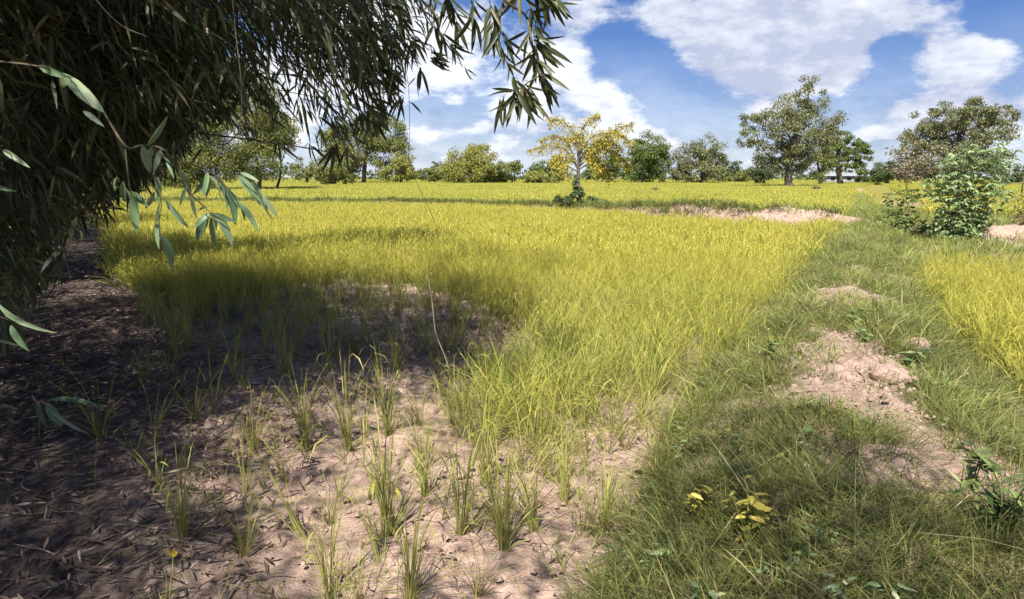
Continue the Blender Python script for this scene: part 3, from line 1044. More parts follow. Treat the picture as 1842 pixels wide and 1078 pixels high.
M_bark = bark_mat('grey_bark', (0.05, 0.042, 0.034), (0.16, 0.13, 0.10), 3)
M_bark_pale = bark_mat('pale_bark', (0.10, 0.085, 0.065), (0.26, 0.21, 0.16), 6)
M_oliv = leaf_mat('olive_leaves', [(0, (0.081, 0.107, 0.028)), (0.5, (0.184, 0.207, 0.054)), (1, (0.367, 0.352, 0.124))], .25, .55, .25, wscale=0.5, wamt=.35)
M_yel = leaf_mat('yellow_olive_leaves', [(0, (0.119, 0.139, 0.031)), (0.5, (0.281, 0.283, 0.062)), (1, (0.454, 0.415, 0.139))], .25, .55, .25, wscale=0.6, wamt=.35)
M_green = leaf_mat('green_leaves', [(0, (0.065, 0.102, 0.026)), (0.5, (0.131, 0.181, 0.043)), (1, (0.261, 0.290, 0.087))], .25, .5, .3, wscale=0.5, wamt=.35)
M_dkgreen = leaf_mat('dark_green_leaves', [(0, (0.041, 0.068, 0.024)), (0.5, (0.081, 0.115, 0.041)), (1, (0.162, 0.189, 0.081))], .2, .5, .3, wscale=0.5, wamt=.35)
M_grgreen = leaf_mat('grey_green_leaves', [(0, (0.075, 0.090, 0.038)), (0.5, (0.180, 0.195, 0.083)), (0.85, (0.300, 0.285, 0.125)), (1, (0.430, 0.385, 0.220))], .22, .45, .4, wscale=0.5, wamt=.35)
M_gold = leaf_mat('golden_leaflets', [(0, (0.20, 0.24, 0.05)), (0.4, (0.44, 0.39, 0.065)), (1, (0.66, 0.52, 0.11))], .35, .55, .2, wscale=0.5, wamt=.45)
M_shrub = leaf_mat('bluish_green_leaves', [(0, (0.12, 0.19, 0.07)), (0.5, (0.25, 0.34, 0.14)), (1, (0.42, 0.50, 0.26))], .35, .6, .25)
M_weed = leaf_mat('weed_leaves', [(0, (0.08, 0.13, 0.03)), (0.6, (0.17, 0.23, 0.07)), (1, (0.30, 0.33, 0.12))], .3, .5, .3)
M_yweed = leaf_mat('yellow_weed_leaves', [(0, (0.22, 0.22, 0.04)), (0.5, (0.42, 0.37, 0.07)), (1, (0.58, 0.46, 0.12))], .3, .5, .3)

BG = 'trees along the far edge of the fields'
tree('olive_tree', 'tall yellow olive tree behind the bamboo, leftmost of the far trees', 'tree', 75,
     [(385, 180, 55, 50), (440, 175, 60, 50), (350, 240, 60, 50), (420, 250, 70, 50), (480, 230, 45, 45), (380, 300, 60, 35), (460, 290, 50, 30), (320, 290, 50, 50)], M_oliv,
     [(470, None, 8), (465, 300, 7), (440, 230, 5)], seed=1, dens=.75, group=BG)
tree('slender_tree', 'slender tree with a bare forked trunk beside the tall yellow olive tree', 'tree', 82,
     [(500, 262, 30, 22), (515, 235, 22, 25), (485, 240, 25, 22)], M_yel, [(500, None, 5), (505, 310, 4), (503, 250, 3)], seed=2, dens=.7, group=BG)
tree('olive_tree', 'broad olive tree with a dark bare trunk, seen under the bamboo tips', 'tree', 150,
     [(640, 262, 45, 35), (690, 240, 40, 36), (700, 280, 38, 34), (665, 225, 30, 20), (610, 250, 28, 30), (620, 300, 25, 14)], M_oliv,
     [(657, None, 8), (657, 290, 7), (665, 245, 5)], seed=3, dens=.9, group=BG)
tree('yellow_tree', 'low bright yellow green tree at the right foot of the broad olive tree', 'tree', 140,
     [(725, 300, 22, 22), (740, 312, 16, 14), (705, 312, 20, 15)], M_yel, seed=4, group=BG)
tree('round_bush', 'round olive bush standing in the gap left of the broad olive tree', 'tree', 150,
     [(545, 305, 20, 20), (565, 312, 16, 14)], M_oliv, seed=5, group=BG)
tree('round_bush', 'dark drooping bush under the hanging bamboo tips', 'tree', 110,
     [(600, 300, 30, 24), (590, 318, 22, 16), (622, 315, 16, 14)], M_oliv, seed=6, group=BG)
tree('round_tree', 'rounded yellow olive tree left of the middle of the tree line', 'tree', 140,
     [(845, 300, 40, 30), (860, 282, 28, 20), (822, 305, 26, 26), (868, 312, 22, 20)], M_yel, seed=7, group=BG)
tree('round_tree', 'low olive tree with a dark foot right of the rounded yellow olive tree', 'tree', 145,
     [(912, 308, 30, 18), (920, 302, 18, 12), (895, 322, 16, 10)], M_oliv, seed=8, group=BG)
tree('distant_tree', 'dark green domed tree behind the left of the golden acacia', 'tree', 190,
     [(990, 300, 26, 16), (1000, 293, 16, 10), (965, 310, 18, 12)], M_green, seed=9, group=BG)
tree('low_bush', 'low yellowish bush left of the golden acacia trunk', 'bush', 135,
     [(985, 318, 32, 11), (955, 320, 20, 9)], M_yel, seed=10, group=BG)
tree('dense_tree', 'dense upright green tree right of the golden acacia', 'tree', 150,
     [(1168, 270, 30, 26), (1160, 300, 30, 26), (1188, 295, 22, 30), (1150, 282, 20, 30)], M_green, [(1155, None, 6), (1156, 290, 4)], seed=11, dens=1.1, group=BG)
tree('loose_tree', 'loose grey green tree between the dense green tree and the dark dome', 'tree', 150,
     [(1270, 268, 28, 22), (1240, 285, 28, 24), (1285, 290, 22, 26), (1225, 305, 20, 22), (1260, 308, 40, 20)], M_grgreen, [(1258, None, 6), (1262, 280, 4)], seed=12, dens=.8, group=BG)
tree('distant_tree', 'far small dark dome shaped tree left of the tallest tree', 'tree', 200,
     [(1315, 303, 20, 14), (1335, 314, 22, 12), (1300, 316, 16, 10)], M_dkgreen, seed=13, group=BG)
tree('big_tree', 'tallest spreading tree with a stout trunk and a pointed top', 'tree', 95,
     [(1455, 170, 24, 30), (1430, 200, 34, 30), (1470, 215, 34, 34), (1395, 215, 34, 28), (1355, 225, 24, 22), (1350, 250, 18, 18), (1420, 245, 50, 30),
      (1470, 260, 34, 30), (1395, 278, 34, 24), (1440, 285, 34, 22), (1415, 300, 26, 16)], M_grgreen,
     [(1415, None, 17), (1418, 318, 13), (1425, 270, 10), (1440, 210, 5)], seed=14, dens=.6, group=BG, leaf=.34)
tree('dark_bush', 'dark green bush at the left foot of the tallest tree', 'bush', 130,
     [(1378, 302, 28, 22), (1362, 312, 18, 14)], M_dkgreen, seed=15, group=BG)
tree('brown_bush', 'brownish loose bush between the tallest tree and the layered tree', 'bush', 110,
     [(1462, 300, 26, 24), (1480, 285, 18, 20)], M_oliv, seed=16, dens=.6, group=BG)
tree('layered_tree', 'mid green tree with layered branches right of the tallest tree', 'tree', 120,
     [(1510, 245, 24, 14), (1530, 262, 30, 12), (1500, 270, 24, 18), (1545, 280, 24, 10), (1515, 292, 40, 10), (1550, 262, 18, 8)], M_green,
     [(1506, None, 11), (1507, 290, 8), (1510, 250, 5)], seed=17, dens=.85, group=BG)
tree('dark_hedge', 'dark hedge tree left of the thin trunked sapling', 'tree', 140,
     [(1590, 306, 20, 16), (1612, 304, 20, 18), (1570, 318, 16, 8)], M_dkgreen, seed=18, group=BG)
tree('umbrella_tree', 'wide flat topped tree at the right behind the leafy shrubs', 'tree', 62,
     [(1690, 212, 44, 22), (1745, 208, 48, 24), (1792, 205, 30, 16), (1665, 240, 38, 26), (1720, 248, 56, 30), (1775, 240, 38, 26), (1642, 264, 28, 18),
      (1690, 285, 46, 28), (1745, 290, 48, 28), (1660, 302, 34, 22), (1790, 285, 24, 20)], M_grgreen, [(1715, None, 12), (1718, 300, 10), (1725, 240, 6)], seed=19, dens=.6, group=BG, leaf=.25)
tree('low_bush', 'low dark bush behind the wooden rail at the right edge', 'bush', 110,
     [(1815, 318, 22, 9), (1842, 312, 16, 14), (1870, 310, 20, 16)], M_dkgreen, seed=20, group=BG)

# a thin far band of scrub, read as one mass
tree('dark_hedge', 'dark green hedge trees behind the right half of the golden acacia', 'tree', 160,
     [(1090, 296, 24, 22), (1115, 302, 22, 20), (1070, 308, 24, 14)], M_green, seed=51, group=BG)
tree('low_bush', 'low olive hedge between the far dark dome and the tallest tree', 'bush', 170,
     [(1320, 318, 28, 10), (1350, 316, 26, 12), (1295, 320, 18, 9)], M_oliv, seed=52, group=BG)
tree('low_bush', 'low green bush right of the layered tree', 'bush', 150,
     [(1558, 316, 22, 11), (1580, 320, 18, 8)], M_green, seed=53, group=BG)
tree('low_bush', 'dark scrubby bush between the palm and the rounded yellow olive tree', 'bush', 165,
     [(770, 314, 22, 12), (795, 310, 18, 14)], M_oliv, seed=54, group=BG)
tree('loose_tree', 'greenish tree showing through the bamboo at the far left', 'tree', 90,
     [(290, 250, 40, 40), (255, 280, 40, 40), (300, 310, 40, 24), (230, 310, 40, 24)], M_green, seed=55, group=BG)
g = Geo()
r = np.random.default_rng(77)
n = 9000
a = r.uniform(-0.78, 0.85, n)
dd = r.uniform(205, 240, n)
zz = r.random(n) ** 1.3 * (2.2 + 4.5 * vnoise(a * 40 + 50, a * 0 + 3) ** 1.5)
V, f3, f4 = leaves_geo(np.column_stack([np.sin(a) * dd, np.cos(a) * dd, zz]), r.normal(0, 1, (n, 3)), r.uniform(.7, 1.5, n), r.uniform(.5, .9, n), .1, None, r)
tag(obj('distant_scrub', mesh_np('distant_scrub', V, [f3, f4], M_dkgreen)), 'band of far scrub along the horizon', None, None, 'stuff')


def palm(px, py, Y, label, seed):
    r = np.random.default_rng(seed)
    top = at(px, py, Y); base = at(px, 400, Y); base[2] = 0
    root = empty('palm_tree', tuple(base), label, 'tree', 'palms far off on the horizon')
    g = Geo(); g.tube(np.linspace((0, 0, -.1), top - base, 5), [.28, .2, .18, .16, .15], 7)
    obj('trunk', g.mesh('trunk', M_bark, smooth=True), root)
    B, D, L = [], [], []
    for i in range(22):
        a = r.uniform(0, 6.28); e = r.uniform(-.4, 1.0)
        d = np.array([math.cos(a) * math.cos(e), math.sin(a) * math.cos(e), math.sin(e)])
        for t in np.linspace(.1, 1, 7):
            p = top - base + d * 1.9 * t + np.array([0, 0, -.7 * t * t])
            for s in (-1, 1):
                B.append(p); D.append(d * .6 + np.cross(d, (0, 0, 1)) * s + np.array([0, 0, -.5])); L.append(.8)
    V, f3, f4 = leaves_geo(np.array(B), np.array(D), np.array(L), np.full(len(B), .16), .3, None, r)
    obj('crown', mesh_np('crown', V, [f3, f4], M_dkgreen), root)


palm(787, 296, 180, 'thin palm poking out of the scrub left of the rounded yellow olive tree', 1)
palm(1003, 283, 200, 'far palm head behind the golden acacia', 2)


# --- golden acacia in front of the tree line
def acacia():
    Y = 29.3
    r = np.random.default_rng(5)
    base = at(1041, 400, Y); base[2] = 0.25
    root = empty('golden_acacia', tuple(base), 'golden yellow acacia with feathery arching branches standing alone in the field', 'tree')
    br = [
        [(1041, 318), (1035, 290), (1015, 268), (985, 262), (958, 270)],
        [(1036, 290), (1020, 255), (1000, 245), (975, 252)],
        [(1040, 300), (1038, 260), (1030, 235), (1010, 215), (990, 216)],
        [(1040, 280), (1045, 240), (1060, 216), (1075, 205)],
        [(1042, 280), (1060, 250), (1085, 242), (1110, 246), (1128, 258)],
        [(1042, 290), (1070, 258), (1095, 245), (1108, 232), (1130, 228)],
        [(1042, 300), (1065, 280), (1095, 272), (1118, 285), (1128, 300)],
        [(1041, 305), (1070, 290), (1085, 300), (1100, 322)],
        [(1040, 300), (1055, 270), (1075, 280), (1090, 312)],
        [(1040, 305), (1025, 285), (1005, 285), (992, 292)],
        [(1041, 290), (1050, 262), (1070, 262), (1092, 262)],
        [(1041, 300), (1052, 282), (1062, 285), (1072, 306)],
        [(1041, 310), (1020, 300), (1010, 305)],
        [(1042, 285), (1048, 255), (1040, 246), (1022, 250)],
        [(1042, 285), (1066, 268), (1082, 256), (1100, 258), (1115, 268)],
    ]
    g = Geo()
    tr = curve([at(1041, 352, Y) - base + np.array([0, 0, -1.0]), at(1041, 345, Y) - base, at(1040, 322, Y) - base, at(1041, 295, Y) - base, at(1044, 268, Y) - base], 5)
    g.tube(tr, np.linspace(.11, .045, len(tr)), 8)
    B, D = [], []
    for i, b in enumerate(br):
        off = r.uniform(-1.1, 1.1)
        pts = [at(x, y, Y) - base + np.array([0, off * j / (len(b) - 1), 0]) for j, (x, y) in enumerate(b)]
        cv = curve(pts, 8)
        g.tube(cv, np.linspace(.036, .009, len(cv)), 5)
        for j in range(len(cv)):
            t = j / len(cv)
            if t < .25: continue
            tan = unit(cv[min(j + 1, len(cv) - 1)] - cv[max(j - 1, 0)])
            for s in range(5):
                a = r.uniform(0, 6.28)
                side = unit(np.cross(tan, (math.cos(a), math.sin(a), .3)))
                d = unit(side + tan * .6 + np.array([0, 0, -.55]))
                ln = r.uniform(.2, .5) * (1.2 - .5 * t)
                for q in np.linspace(.1, 1, 7):
                    p = cv[j] + d * ln * q + np.array([0, 0, -.25 * ln * q * q]) + r.normal(0, .03, 3)
                    B.append(p); D.append(d * .3 + r.normal(0, .8, 3) + np.array([0, 0, -.2]))
    obj('trunk', g.mesh('trunk', M_bark, smooth=True), root)
    n = len(B)
    V, f3, f4 = leaves_geo(np.array(B), np.array(D), r.uniform(.07, .135, n), r.uniform(.028, .052, n), .2, None, r)
    obj('crown', mesh_np('crown', V, [f3, f4], M_gold), root)


acacia()
tree('dark_bush', 'dark green bush round the foot of the golden acacia', 'bush', 28.7,
     [(1041, 350, 13, 18), (1022, 360, 24, 10), (1064, 362, 22, 8), (1040, 335, 8, 14)], M_dkgreen, [(1041, None, 3), (1041, 345, 2)], seed=31, leaf=.14, limb=False)
for i, (x, y, Y, w) in enumerate([(1466, 342, 75, 8), (1180, 346, 62, 6)]):
    tree('round_bush', ['small grey green bush in the far field right of the tallest tree', 'small dark bush in the far field below the dense green tree'][i], 'bush', Y,
         [(x, y - 3, w, 5), (x + w * .6, y - 1, w * .7, 4)], M_grgreen, [(x, None, 2), (x, y - 3, 1)], seed=40 + i, limb=False)


# --- shrubs at the far end of the bank (right)
def stem_shrub(name, label, cat, px, py, stems, mat, leafL, leafW, per, group=None, seed=0, spread=.35, barkm=None, leaflets=1, droop=.35):
    """stems: list of px polylines starting at the ground; leaves stand out from the stems"""
    r = np.random.default_rng(2000 + seed)
    b = G(px, py); Y = b[1]
    root = empty(name, tuple(b), label, cat, group)
    g = Geo(); B, D, Ls = [], [], []
    for st in stems:
        off = r.uniform(-.3, .3)
        pts = [at(x, y, Y) - b + np.array([0, off * j, 0]) for j, (x, y) in enumerate(st)]
        pts[0][2] = max(pts[0][2], -.05)
        cv = curve(pts, 8)
        g.tube(cv, np.linspace(leafL * .09, leafL * .03, len(cv)), 5)
        L = len(cv)
        for k in range(per):
            t = r.uniform(.04, 1) ** .9 * (L - 1)
            i = int(t)
            p = cv[i] + (cv[min(i + 1, L - 1)] - cv[i]) * (t - i)
            a = r.uniform(0, 6.28)
            stalk = np.array([math.cos(a), math.sin(a), r.uniform(-.1, .6)]) * r.uniform(.2, 1) * spread
            q = p + stalk
            for m in range(leaflets):
                aa = a + (m - (leaflets - 1) / 2) * .75
                B.append(q + r.normal(0, .01, 3)); D.append(np.array([math.cos(aa), math.sin(aa), r.uniform(-.35, .15)])); Ls.append(leafL * r.uniform(.7, 1.25))
    n = len(B)
    obj('stem', g.mesh('stem', barkm or M_bark_pale, smooth=True), root)
    Ls = np.array(Ls)
    V, f3, f4 = leaves_geo(np.array(B), np.array(D), Ls, Ls * leafW / leafL * r.uniform(.8, 1.2, n), droop, r.normal(0, .35, n), r)
    fo = obj('foliage', mesh_np('foliage', V, [f3, f4], mat), root)
    fo['kind'] = 'stuff'
    return root


stem_shrub('broad_leaved_shrub', 'tall bluish green shrub with lobed leaves at the end of the earth bank', 'shrub', 1725, 436,
           [[(1725, 436), (1722, 390), (1715, 340), (1705, 290)], [(1728, 436), (1740, 380), (1755, 320), (1760, 285)], [(1722, 436), (1705, 400), (1700, 350), (1695, 320)],
            [(1730, 436), (1755, 390), (1770, 360), (1788, 345)], [(1724, 436), (1735, 400), (1735, 350), (1735, 310)], [(1722, 436), (1705, 420), (1695, 410)],
            [(1728, 436), (1745, 415), (1765, 405)], [(1725, 436), (1760, 370), (1785, 310), (1792, 290)],
            [(1726, 436), (1740, 350), (1745, 300), (1748, 268)], [(1724, 436), (1712, 380), (1690, 345), (1682, 330)], [(1727, 436), (1765, 400), (1785, 380)], [(1725, 436), (1720, 350), (1722, 300), (1728, 275)]],
           M_shrub, .15, .052, 75, seed=1, spread=.42, leaflets=5)
stem_shrub('thin_sapling', 'sapling with a thin bare stem and brownish twiggy crown', 'tree', 1640, 396,
           [[(1640, 396), (1639, 350), (1640, 300), (1632, 262)], [(1640, 330), (1625, 300), (1610, 270)], [(1640, 320), (1655, 290), (1668, 262)], [(1640, 310), (1650, 280), (1645, 245)],
            [(1640, 330), (1618, 312), (1600, 300)], [(1640, 325), (1665, 308), (1680, 300)]],
           leaf_mat('dry_sapling_leaves', [(0, (.10, .09, .05)), (.6, (.22, .18, .11)), (1, (.36, .29, .20))], .25), .12, .06, 210, seed=2, spread=.32)
stem_shrub('leafy_shrub', 'green leafy shrub left of the thin sapling', 'shrub', 1600, 428,
           [[(1600, 428), (1590, 415), (1572, 402)], [(1600, 428), (1602, 405), (1605, 375), (1610, 345)], [(1605, 428), (1620, 405), (1635, 390)], [(1600, 428), (1612, 400), (1628, 365), (1632, 345)],
            [(1595, 428), (1580, 420), (1565, 415)], [(1606, 428), (1640, 415), (1665, 400)]],
           M_weed, .13, .055, 110, seed=3, spread=.22, leaflets=2)
stem_shrub('brown_bush', 'reddish brown dry bush at the right edge of the photo', 'bush', 1850, 425,
           [[(1850, 425), (1842, 390), (1838, 350)], [(1850, 425), (1856, 380), (1850, 345)], [(1852, 425), (1870, 380), (1878, 350)], [(1848, 425), (1836, 400), (1830, 380)]],
           leaf_mat('dry_bush_leaves', [(0, (.07, .035, .025)), (1, (.20, .11, .07))], .2), .10, .04, 160, seed=4, spread=.25)


def mound():
    c = G(1820, 430)
    n = 60
    u = np.linspace(-1, 1, n)
    X, Yy = np.meshgrid(u, u)
    rr = np.clip(1 - (X ** 2 + Yy ** 2), -0.2, 1)
    px = X * 1.5; py = Yy * 1.0
    z = rr * .42 + (fbm(px * 3 + 7, py * 3 + 3, 4) - .45) * .4 * np.clip(rr + .3, 0, 1) - .06
    V = np.column_stack([px.ravel(), py.ravel(), z.ravel()])
    i = np.arange(n - 1)[:, None] * n; j = np.arange(n - 1)[None]
    f4 = np.stack([i + j, i + j + 1, i + n + j + 1, i + n + j], -1).reshape(-1, 4)
    o = obj('soil_heap', mesh_np('soil_heap', V, [f4], M_bank, smooth=True), None, (c[0], c[1] + .4, 0))
    tag(o, 'heap of pinkish earth beside the bluish green shrub', 'soil heap')


mound()

# ------------------------------------------------------------------ far building and rail
M_plaster = bark_mat('pale_plaster', (0.34, 0.35, 0.37), (0.48, 0.49, 0.50), 2, 1)
M_dark = bark_mat('dark_gap', (0.03, 0.03, 0.035), (0.06, 0.06, 0.06), 2, 1)
M_roof = bark_mat('grey_roof', (0.22, 0.23, 0.24), (0.32, 0.32, 0.33), 2, 1)


def box(g, x0, x1, y0, y1, z0, z1):
    V = [(x, y, z) for x in (x0, x1) for y in (y0, y1) for z in (z0, z1)]
    g.add(V, None, [(0, 1, 3, 2), (4, 6, 7, 5), (0, 4, 5, 1), (2, 3, 7, 6), (0, 2, 6, 4), (1, 5, 7, 3)])


b = at(1517, 400, 160); b[2] = 0
hs = empty('farm_shed', tuple(b), 'low pale farm shed half hidden under the layered tree', 'shed')
g = Geo(); box(g, -5.5, 5.5, 0, 4, -.1, 1.9); obj('wall', g.mesh('wall', M_plaster), hs)
g = Geo()
g.add([(-6, -.6, 1.903), (6, -.6, 1.903), (6, 2, 2.7), (-6, 2, 2.7), (6, 4.6, 1.903), (-6, 4.6, 1.903)], [], [(0, 1, 2, 3), (3, 2, 4, 5)])
obj('roof', g.mesh('roof', M_roof), hs)
for x in (-3.6, 0.4, 3.4):
    g = Geo(); box(g, x - .5, x + .5, -.05, .1, .9, 1.6); obj('window', g.mesh('window', M_dark), hs)

b = at(1822, 400, 60); b[2] = 0
fn = empty('rail_fence', tuple(b), 'pale wooden rail fence at the right edge before the dark bushes', 'fence')
for x in (-1.4, .4, 2.2, 4.0):
    g = Geo(); g.tube([(x, 0, -.1), (x, 0, 1.9), (x + .02, 0, 2.35)], [.06, .055, .05], 6); obj('post', g.mesh('post', M_bark_pale), fn)
for z in (1.15, 2.1):
    g = Geo(); g.tube([(-1.8, -.08, z), (1, -.08, z + .03), (4.4, -.08, z - .02)], .04, 6); obj('rail', g.mesh('rail', M_bark_pale), fn)


# ------------------------------------------------------------------ bamboo
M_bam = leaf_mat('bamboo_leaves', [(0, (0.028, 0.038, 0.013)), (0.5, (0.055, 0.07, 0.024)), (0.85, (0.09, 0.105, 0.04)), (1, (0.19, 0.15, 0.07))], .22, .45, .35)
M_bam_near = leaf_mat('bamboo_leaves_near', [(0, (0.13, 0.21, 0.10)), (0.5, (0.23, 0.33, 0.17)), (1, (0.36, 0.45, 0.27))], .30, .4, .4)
M_culm = bark_mat('bamboo_culm', (0.09, 0.08, 0.035), (0.20, 0.17, 0.08), 5, .3)
M_twig = bark_mat('bamboo_twig', (0.06, 0.05, 0.03), (0.15, 0.12, 0.07), 12, .4)

BASES = np.array([[-5.6, -1.2], [-6.4, 4.2], [-10.2, 9.8], [-14.8, 16.5], [-20.5, 24.0], [-29, 35]])
BLAB = ['near bamboo clump behind the viewer, arching over the bank', 'bamboo clump at the left whose leafy branches hang over the paddy',
        'dark bamboo clump on the left edge of the paddy, second from the viewer', 'bamboo clump midway along the left edge of the paddy',
        'bamboo clump near the far left corner of the paddy', 'farthest bamboo clump at the left corner behind the paddy']
clumps = []
for (x, y), lab in zip(BASES, BLAB):
    clumps.append(empty('bamboo_clump', (x, y, 0), lab, 'bamboo', 'bamboo clumps along the left edge of the paddy'))

# shade wanted on the ground (as seen in the photograph), from which the overhead canopy is grown
shadeFar = GP([(150, 385), (235, 440), (420, 458), (600, 446), (760, 436), (870, 470), (1010, 492), (1000, 530), (860, 540), (500, 545), (230, 560), (100, 560)])
shadeA = GP([(150, 540), (500, 530), (860, 530), (960, 560), (890, 620), (850, 690), (840, 712), (720, 715), (610, 738), (500, 825), (500, 870), (430, 910), (400, 1000), (400, 1300)])
shadeA = np.vstack([shadeA, [[-4.5, 0.5], [-7, 4]]])
shadeB = GP([(1140, 830), (1300, 830), (1450, 850), (1600, 900), (1690, 990), (1660, 1150), (1080, 1250), (1110, 920)])
dap = [GP(p) for p in ([(540, 850), (600, 810), (690, 790), (690, 830), (600, 880)], [(640, 930), (740, 890), (860, 900), (880, 1000), (760, 1010), (660, 980)],
                       [(500, 1020), (700, 1000), (940, 1040), (920, 1200), (480, 1200)],
                       [(720, 745), (800, 740), (800, 790), (730, 790)], [(1110, 900), (1160, 860), (1180, 1000), (1080, 1060)])]
holeA = [GP(p) for p in ([(430, 790), (500, 770), (500, 820), (440, 830)], [(300, 1000), (380, 990), (380, 1040), (300, 1060)], [(480, 880), (420, 900), (480, 930)])]

mask_solid = [(-60, -60), (620, -60), (665, 10), (640, 60), (590, 85), (540, 40), (480, -10), (400, -25), (330, 0), (280, 70), (230, 165), (180, 215), (120, 260), (-60, 290)]
mask_thin = [(-60, -60), (755, -60), (735, 0), (755, 45), (715, 50), (705, 100), (695, 165), (650, 205), (600, 225), (560, 210), (520, 165), (470, 110), (420, 130), (340, 165), (260, 235), (150, 285), (-60, 320)]


# how low the leaf tips of the hanging mass reach
LEAF_EDGE = np.array([(-400, -400), (800, -400), (790, 50), (775, 100), (735, 130), (725, 165), (705, 235), (645, 275), (610, 300), (560, 275), (505, 225), (450, 250), (400, 235), (340, 275),
                      (300, 325), (250, 365), (170, 395), (125, 440), (70, 540), (10, 640), (-400, 700)], float)


def sprays(C, D, n_per, leafL, r, spread=.28, wl=.115):
    """each spray: a drooping twig with a fan of leaves; returns leaf arrays and twig segments"""
    N = len(C)
    t = r.random((N, n_per)) ** .7
    D = unit(D)
    tw = r.uniform(.7, 1.3, (N, 1)) * spread * 2.2
    P = C[:, None] + D[:, None] * (t * tw)[..., None] + np.array([0, 0, -1.0]) * (t ** 2 * tw * .35)[..., None]
    P = P + r.normal(0, spread * .20, P.shape)
    LD = D[:, None] * .7 + r.normal(0, .72, P.shape) + np.array([0.06, 0, -.85])
    L = leafL * r.uniform(.65, 1.3, (N, n_per))
    W = L * wl * r.uniform(.8, 1.25, (N, n_per))
    return P.reshape(-1, 3), LD.reshape(-1, 3), L.ravel(), W.ravel(), tw


def grow():
    r = np.random.default_rng(11)
    allC, allD, allS = [], [], []

    # 1. what shows in the frame
    def in_mask(n, mask, Y0, Y1, prob=None):
        q = np.column_stack([r.uniform(-60, 800, n), r.uniform(-60, 440, n)])
        q = q[inpoly(q, np.array(mask))]
        if prob is not None:
            q = q[r.random(len(q)) < prob(q)]
        out = []
        for x, y in q:
            out.append(at(x, y, r.uniform(Y0, Y1)))
        return np.array(out)
    C1 = in_mask(2300, mask_solid, 4.0, 7.5, lambda q: 1 - .55 * np.clip((q[:, 0] - 330) / 120, 0, 1))
    C2 = in_mask(900, mask_thin, 4.0, 6.0, lambda q: np.clip(.75 - .33 * (q[:, 0] / 800) - .35 * (q[:, 1] > 60) * (q[:, 0] > 310) * (q[:, 0] < 540), .1, 1))
    C3 = in_mask(1500, [(-60, -60), (310, -60), (295, 140), (215, 240), (140, 290), (-60, 330)], 6.0, 11.0)
    # drooping side branches low at the left edge
    q = np.column_stack([r.uniform(-150, 110, 260), r.uniform(280, 600, 260)])
    q = q[(q[:, 0] < 120 - (q[:, 1] - 280) * .42 + r.normal(0, 18, len(q)))]
    C4 = np.array([at(x, y, r.uniform(3.6, 5.6)) for x, y in q])
    C4 = C4[C4[:, 2] > .25]
    vis = np.vstack([C1, C2, C3, C4])
    # sprays added towards the sun, mostly unseen, to shade the visible leaf mass
    up = np.vstack([vis, C1]) + np.array([-.155, -.683, 1.0]) * r.uniform(.5, 3.2, (len(vis) + len(C1), 1)) + r.normal(0, .15, (len(vis) + len(C1), 3))
    # 2. canopy overhead, out of the frame
    def over(poly, n, H0, H1, holes=()):
        s = rand_poly(poly, n)
        for h in holes:
            s = s[~inpoly(s, h)]
        H = r.uniform(H0, H1, len(s))
        return np.column_stack([s[:, 0] - .155 * H, s[:, 1] - .683 * H, H])
    A = np.vstack([over(shadeA, 48, 3.6, 7.0, holeA), over(shadeFar, 15, 4.5, 7.5)])
    A2 = over(np.array([[-1.9, 1.2], [-2.1, 3.0], [-2.5, 4.4], [-4.2, 6.5], [-9, 12], [-12, 12], [-7, 2], [-5, 0.5]]), 55, 3.6, 7.0, holeA)
    B = over(shadeB, 30, 3.4, 6.0)
    Ds = np.vstack([over(p, 24, 3.4, 5.5) for p in dap])
    ov = np.vstack([A, A2, B, Ds, up])
    x, y, ok = project(ov)
    seen = ok & (x > -40) & (x < 1880) & (y > -25) & (y < 1100)
    inm = inpoly(np.column_stack([x, y]), np.array(mask_solid))
    ov = ov[(~seen | inm) & (ov[:, 2] > 2.4) & ((np.hypot(ov[:, 0], ov[:, 1]) > 1.3) | (ov[:, 2] > 3.2))]
    # 3. the row of clumps along the edge: foliage down towards the ground
    row = []
    for k, (bx, by) in enumerate(BASES):
        n = [250, 500, 1100, 1200, 900, 800][k]
        q = unit(r.normal(0, 1, (n, 3))) * (r.random(n) ** .4)[:, None]
        H = [6, 6, 7.5, 8, 8.5, 9][k]
        w = [1.6, 1.8, 2.9, 3.3, 3.6, 4.5][k]
        c = np.array([bx - .4, by, H * .52]) + q * np.array([w, w, H * .5])
        row.append(c)
    row = np.vstack(row)
    x, y, ok = project(row)
    seen = ok & (x > -40) & (x < 1880) & (y > -30)
    lim = np.array([(-60, -60), (300, -60), (290, 180), (265, 260), (210, 300), (150, 325), (60, 335), (-60, 345)])
    row = row[~seen | inpoly(np.column_stack([x, y]), lim)]
    # keep the sunlit patch of ground sunlit
    allc = np.vstack([vis, ov, row])
    S = allc[:, :2] + np.array([.155, .683]) * allc[:, 2:3]
    lit = GP([(490, 815), (605, 735), (720, 712), (845, 710), (900, 610), (1030, 520), (1300, 520), (1420, 560), (1330, 740), (1110, 820), (1110, 1000), (480, 1000), (430, 960)])
    bad = inpoly(S, lit)
    indap = np.zeros(len(S), bool)
    for p in dap: indap |= inpoly(S, p)
    bad &= ~indap
    k = np.arange(len(allc)) >= len(vis)
    allc = allc[~(bad & (k | (r.random(len(allc)) < .92)))]
    return allc


C = grow()
r = np.random.default_rng(12)
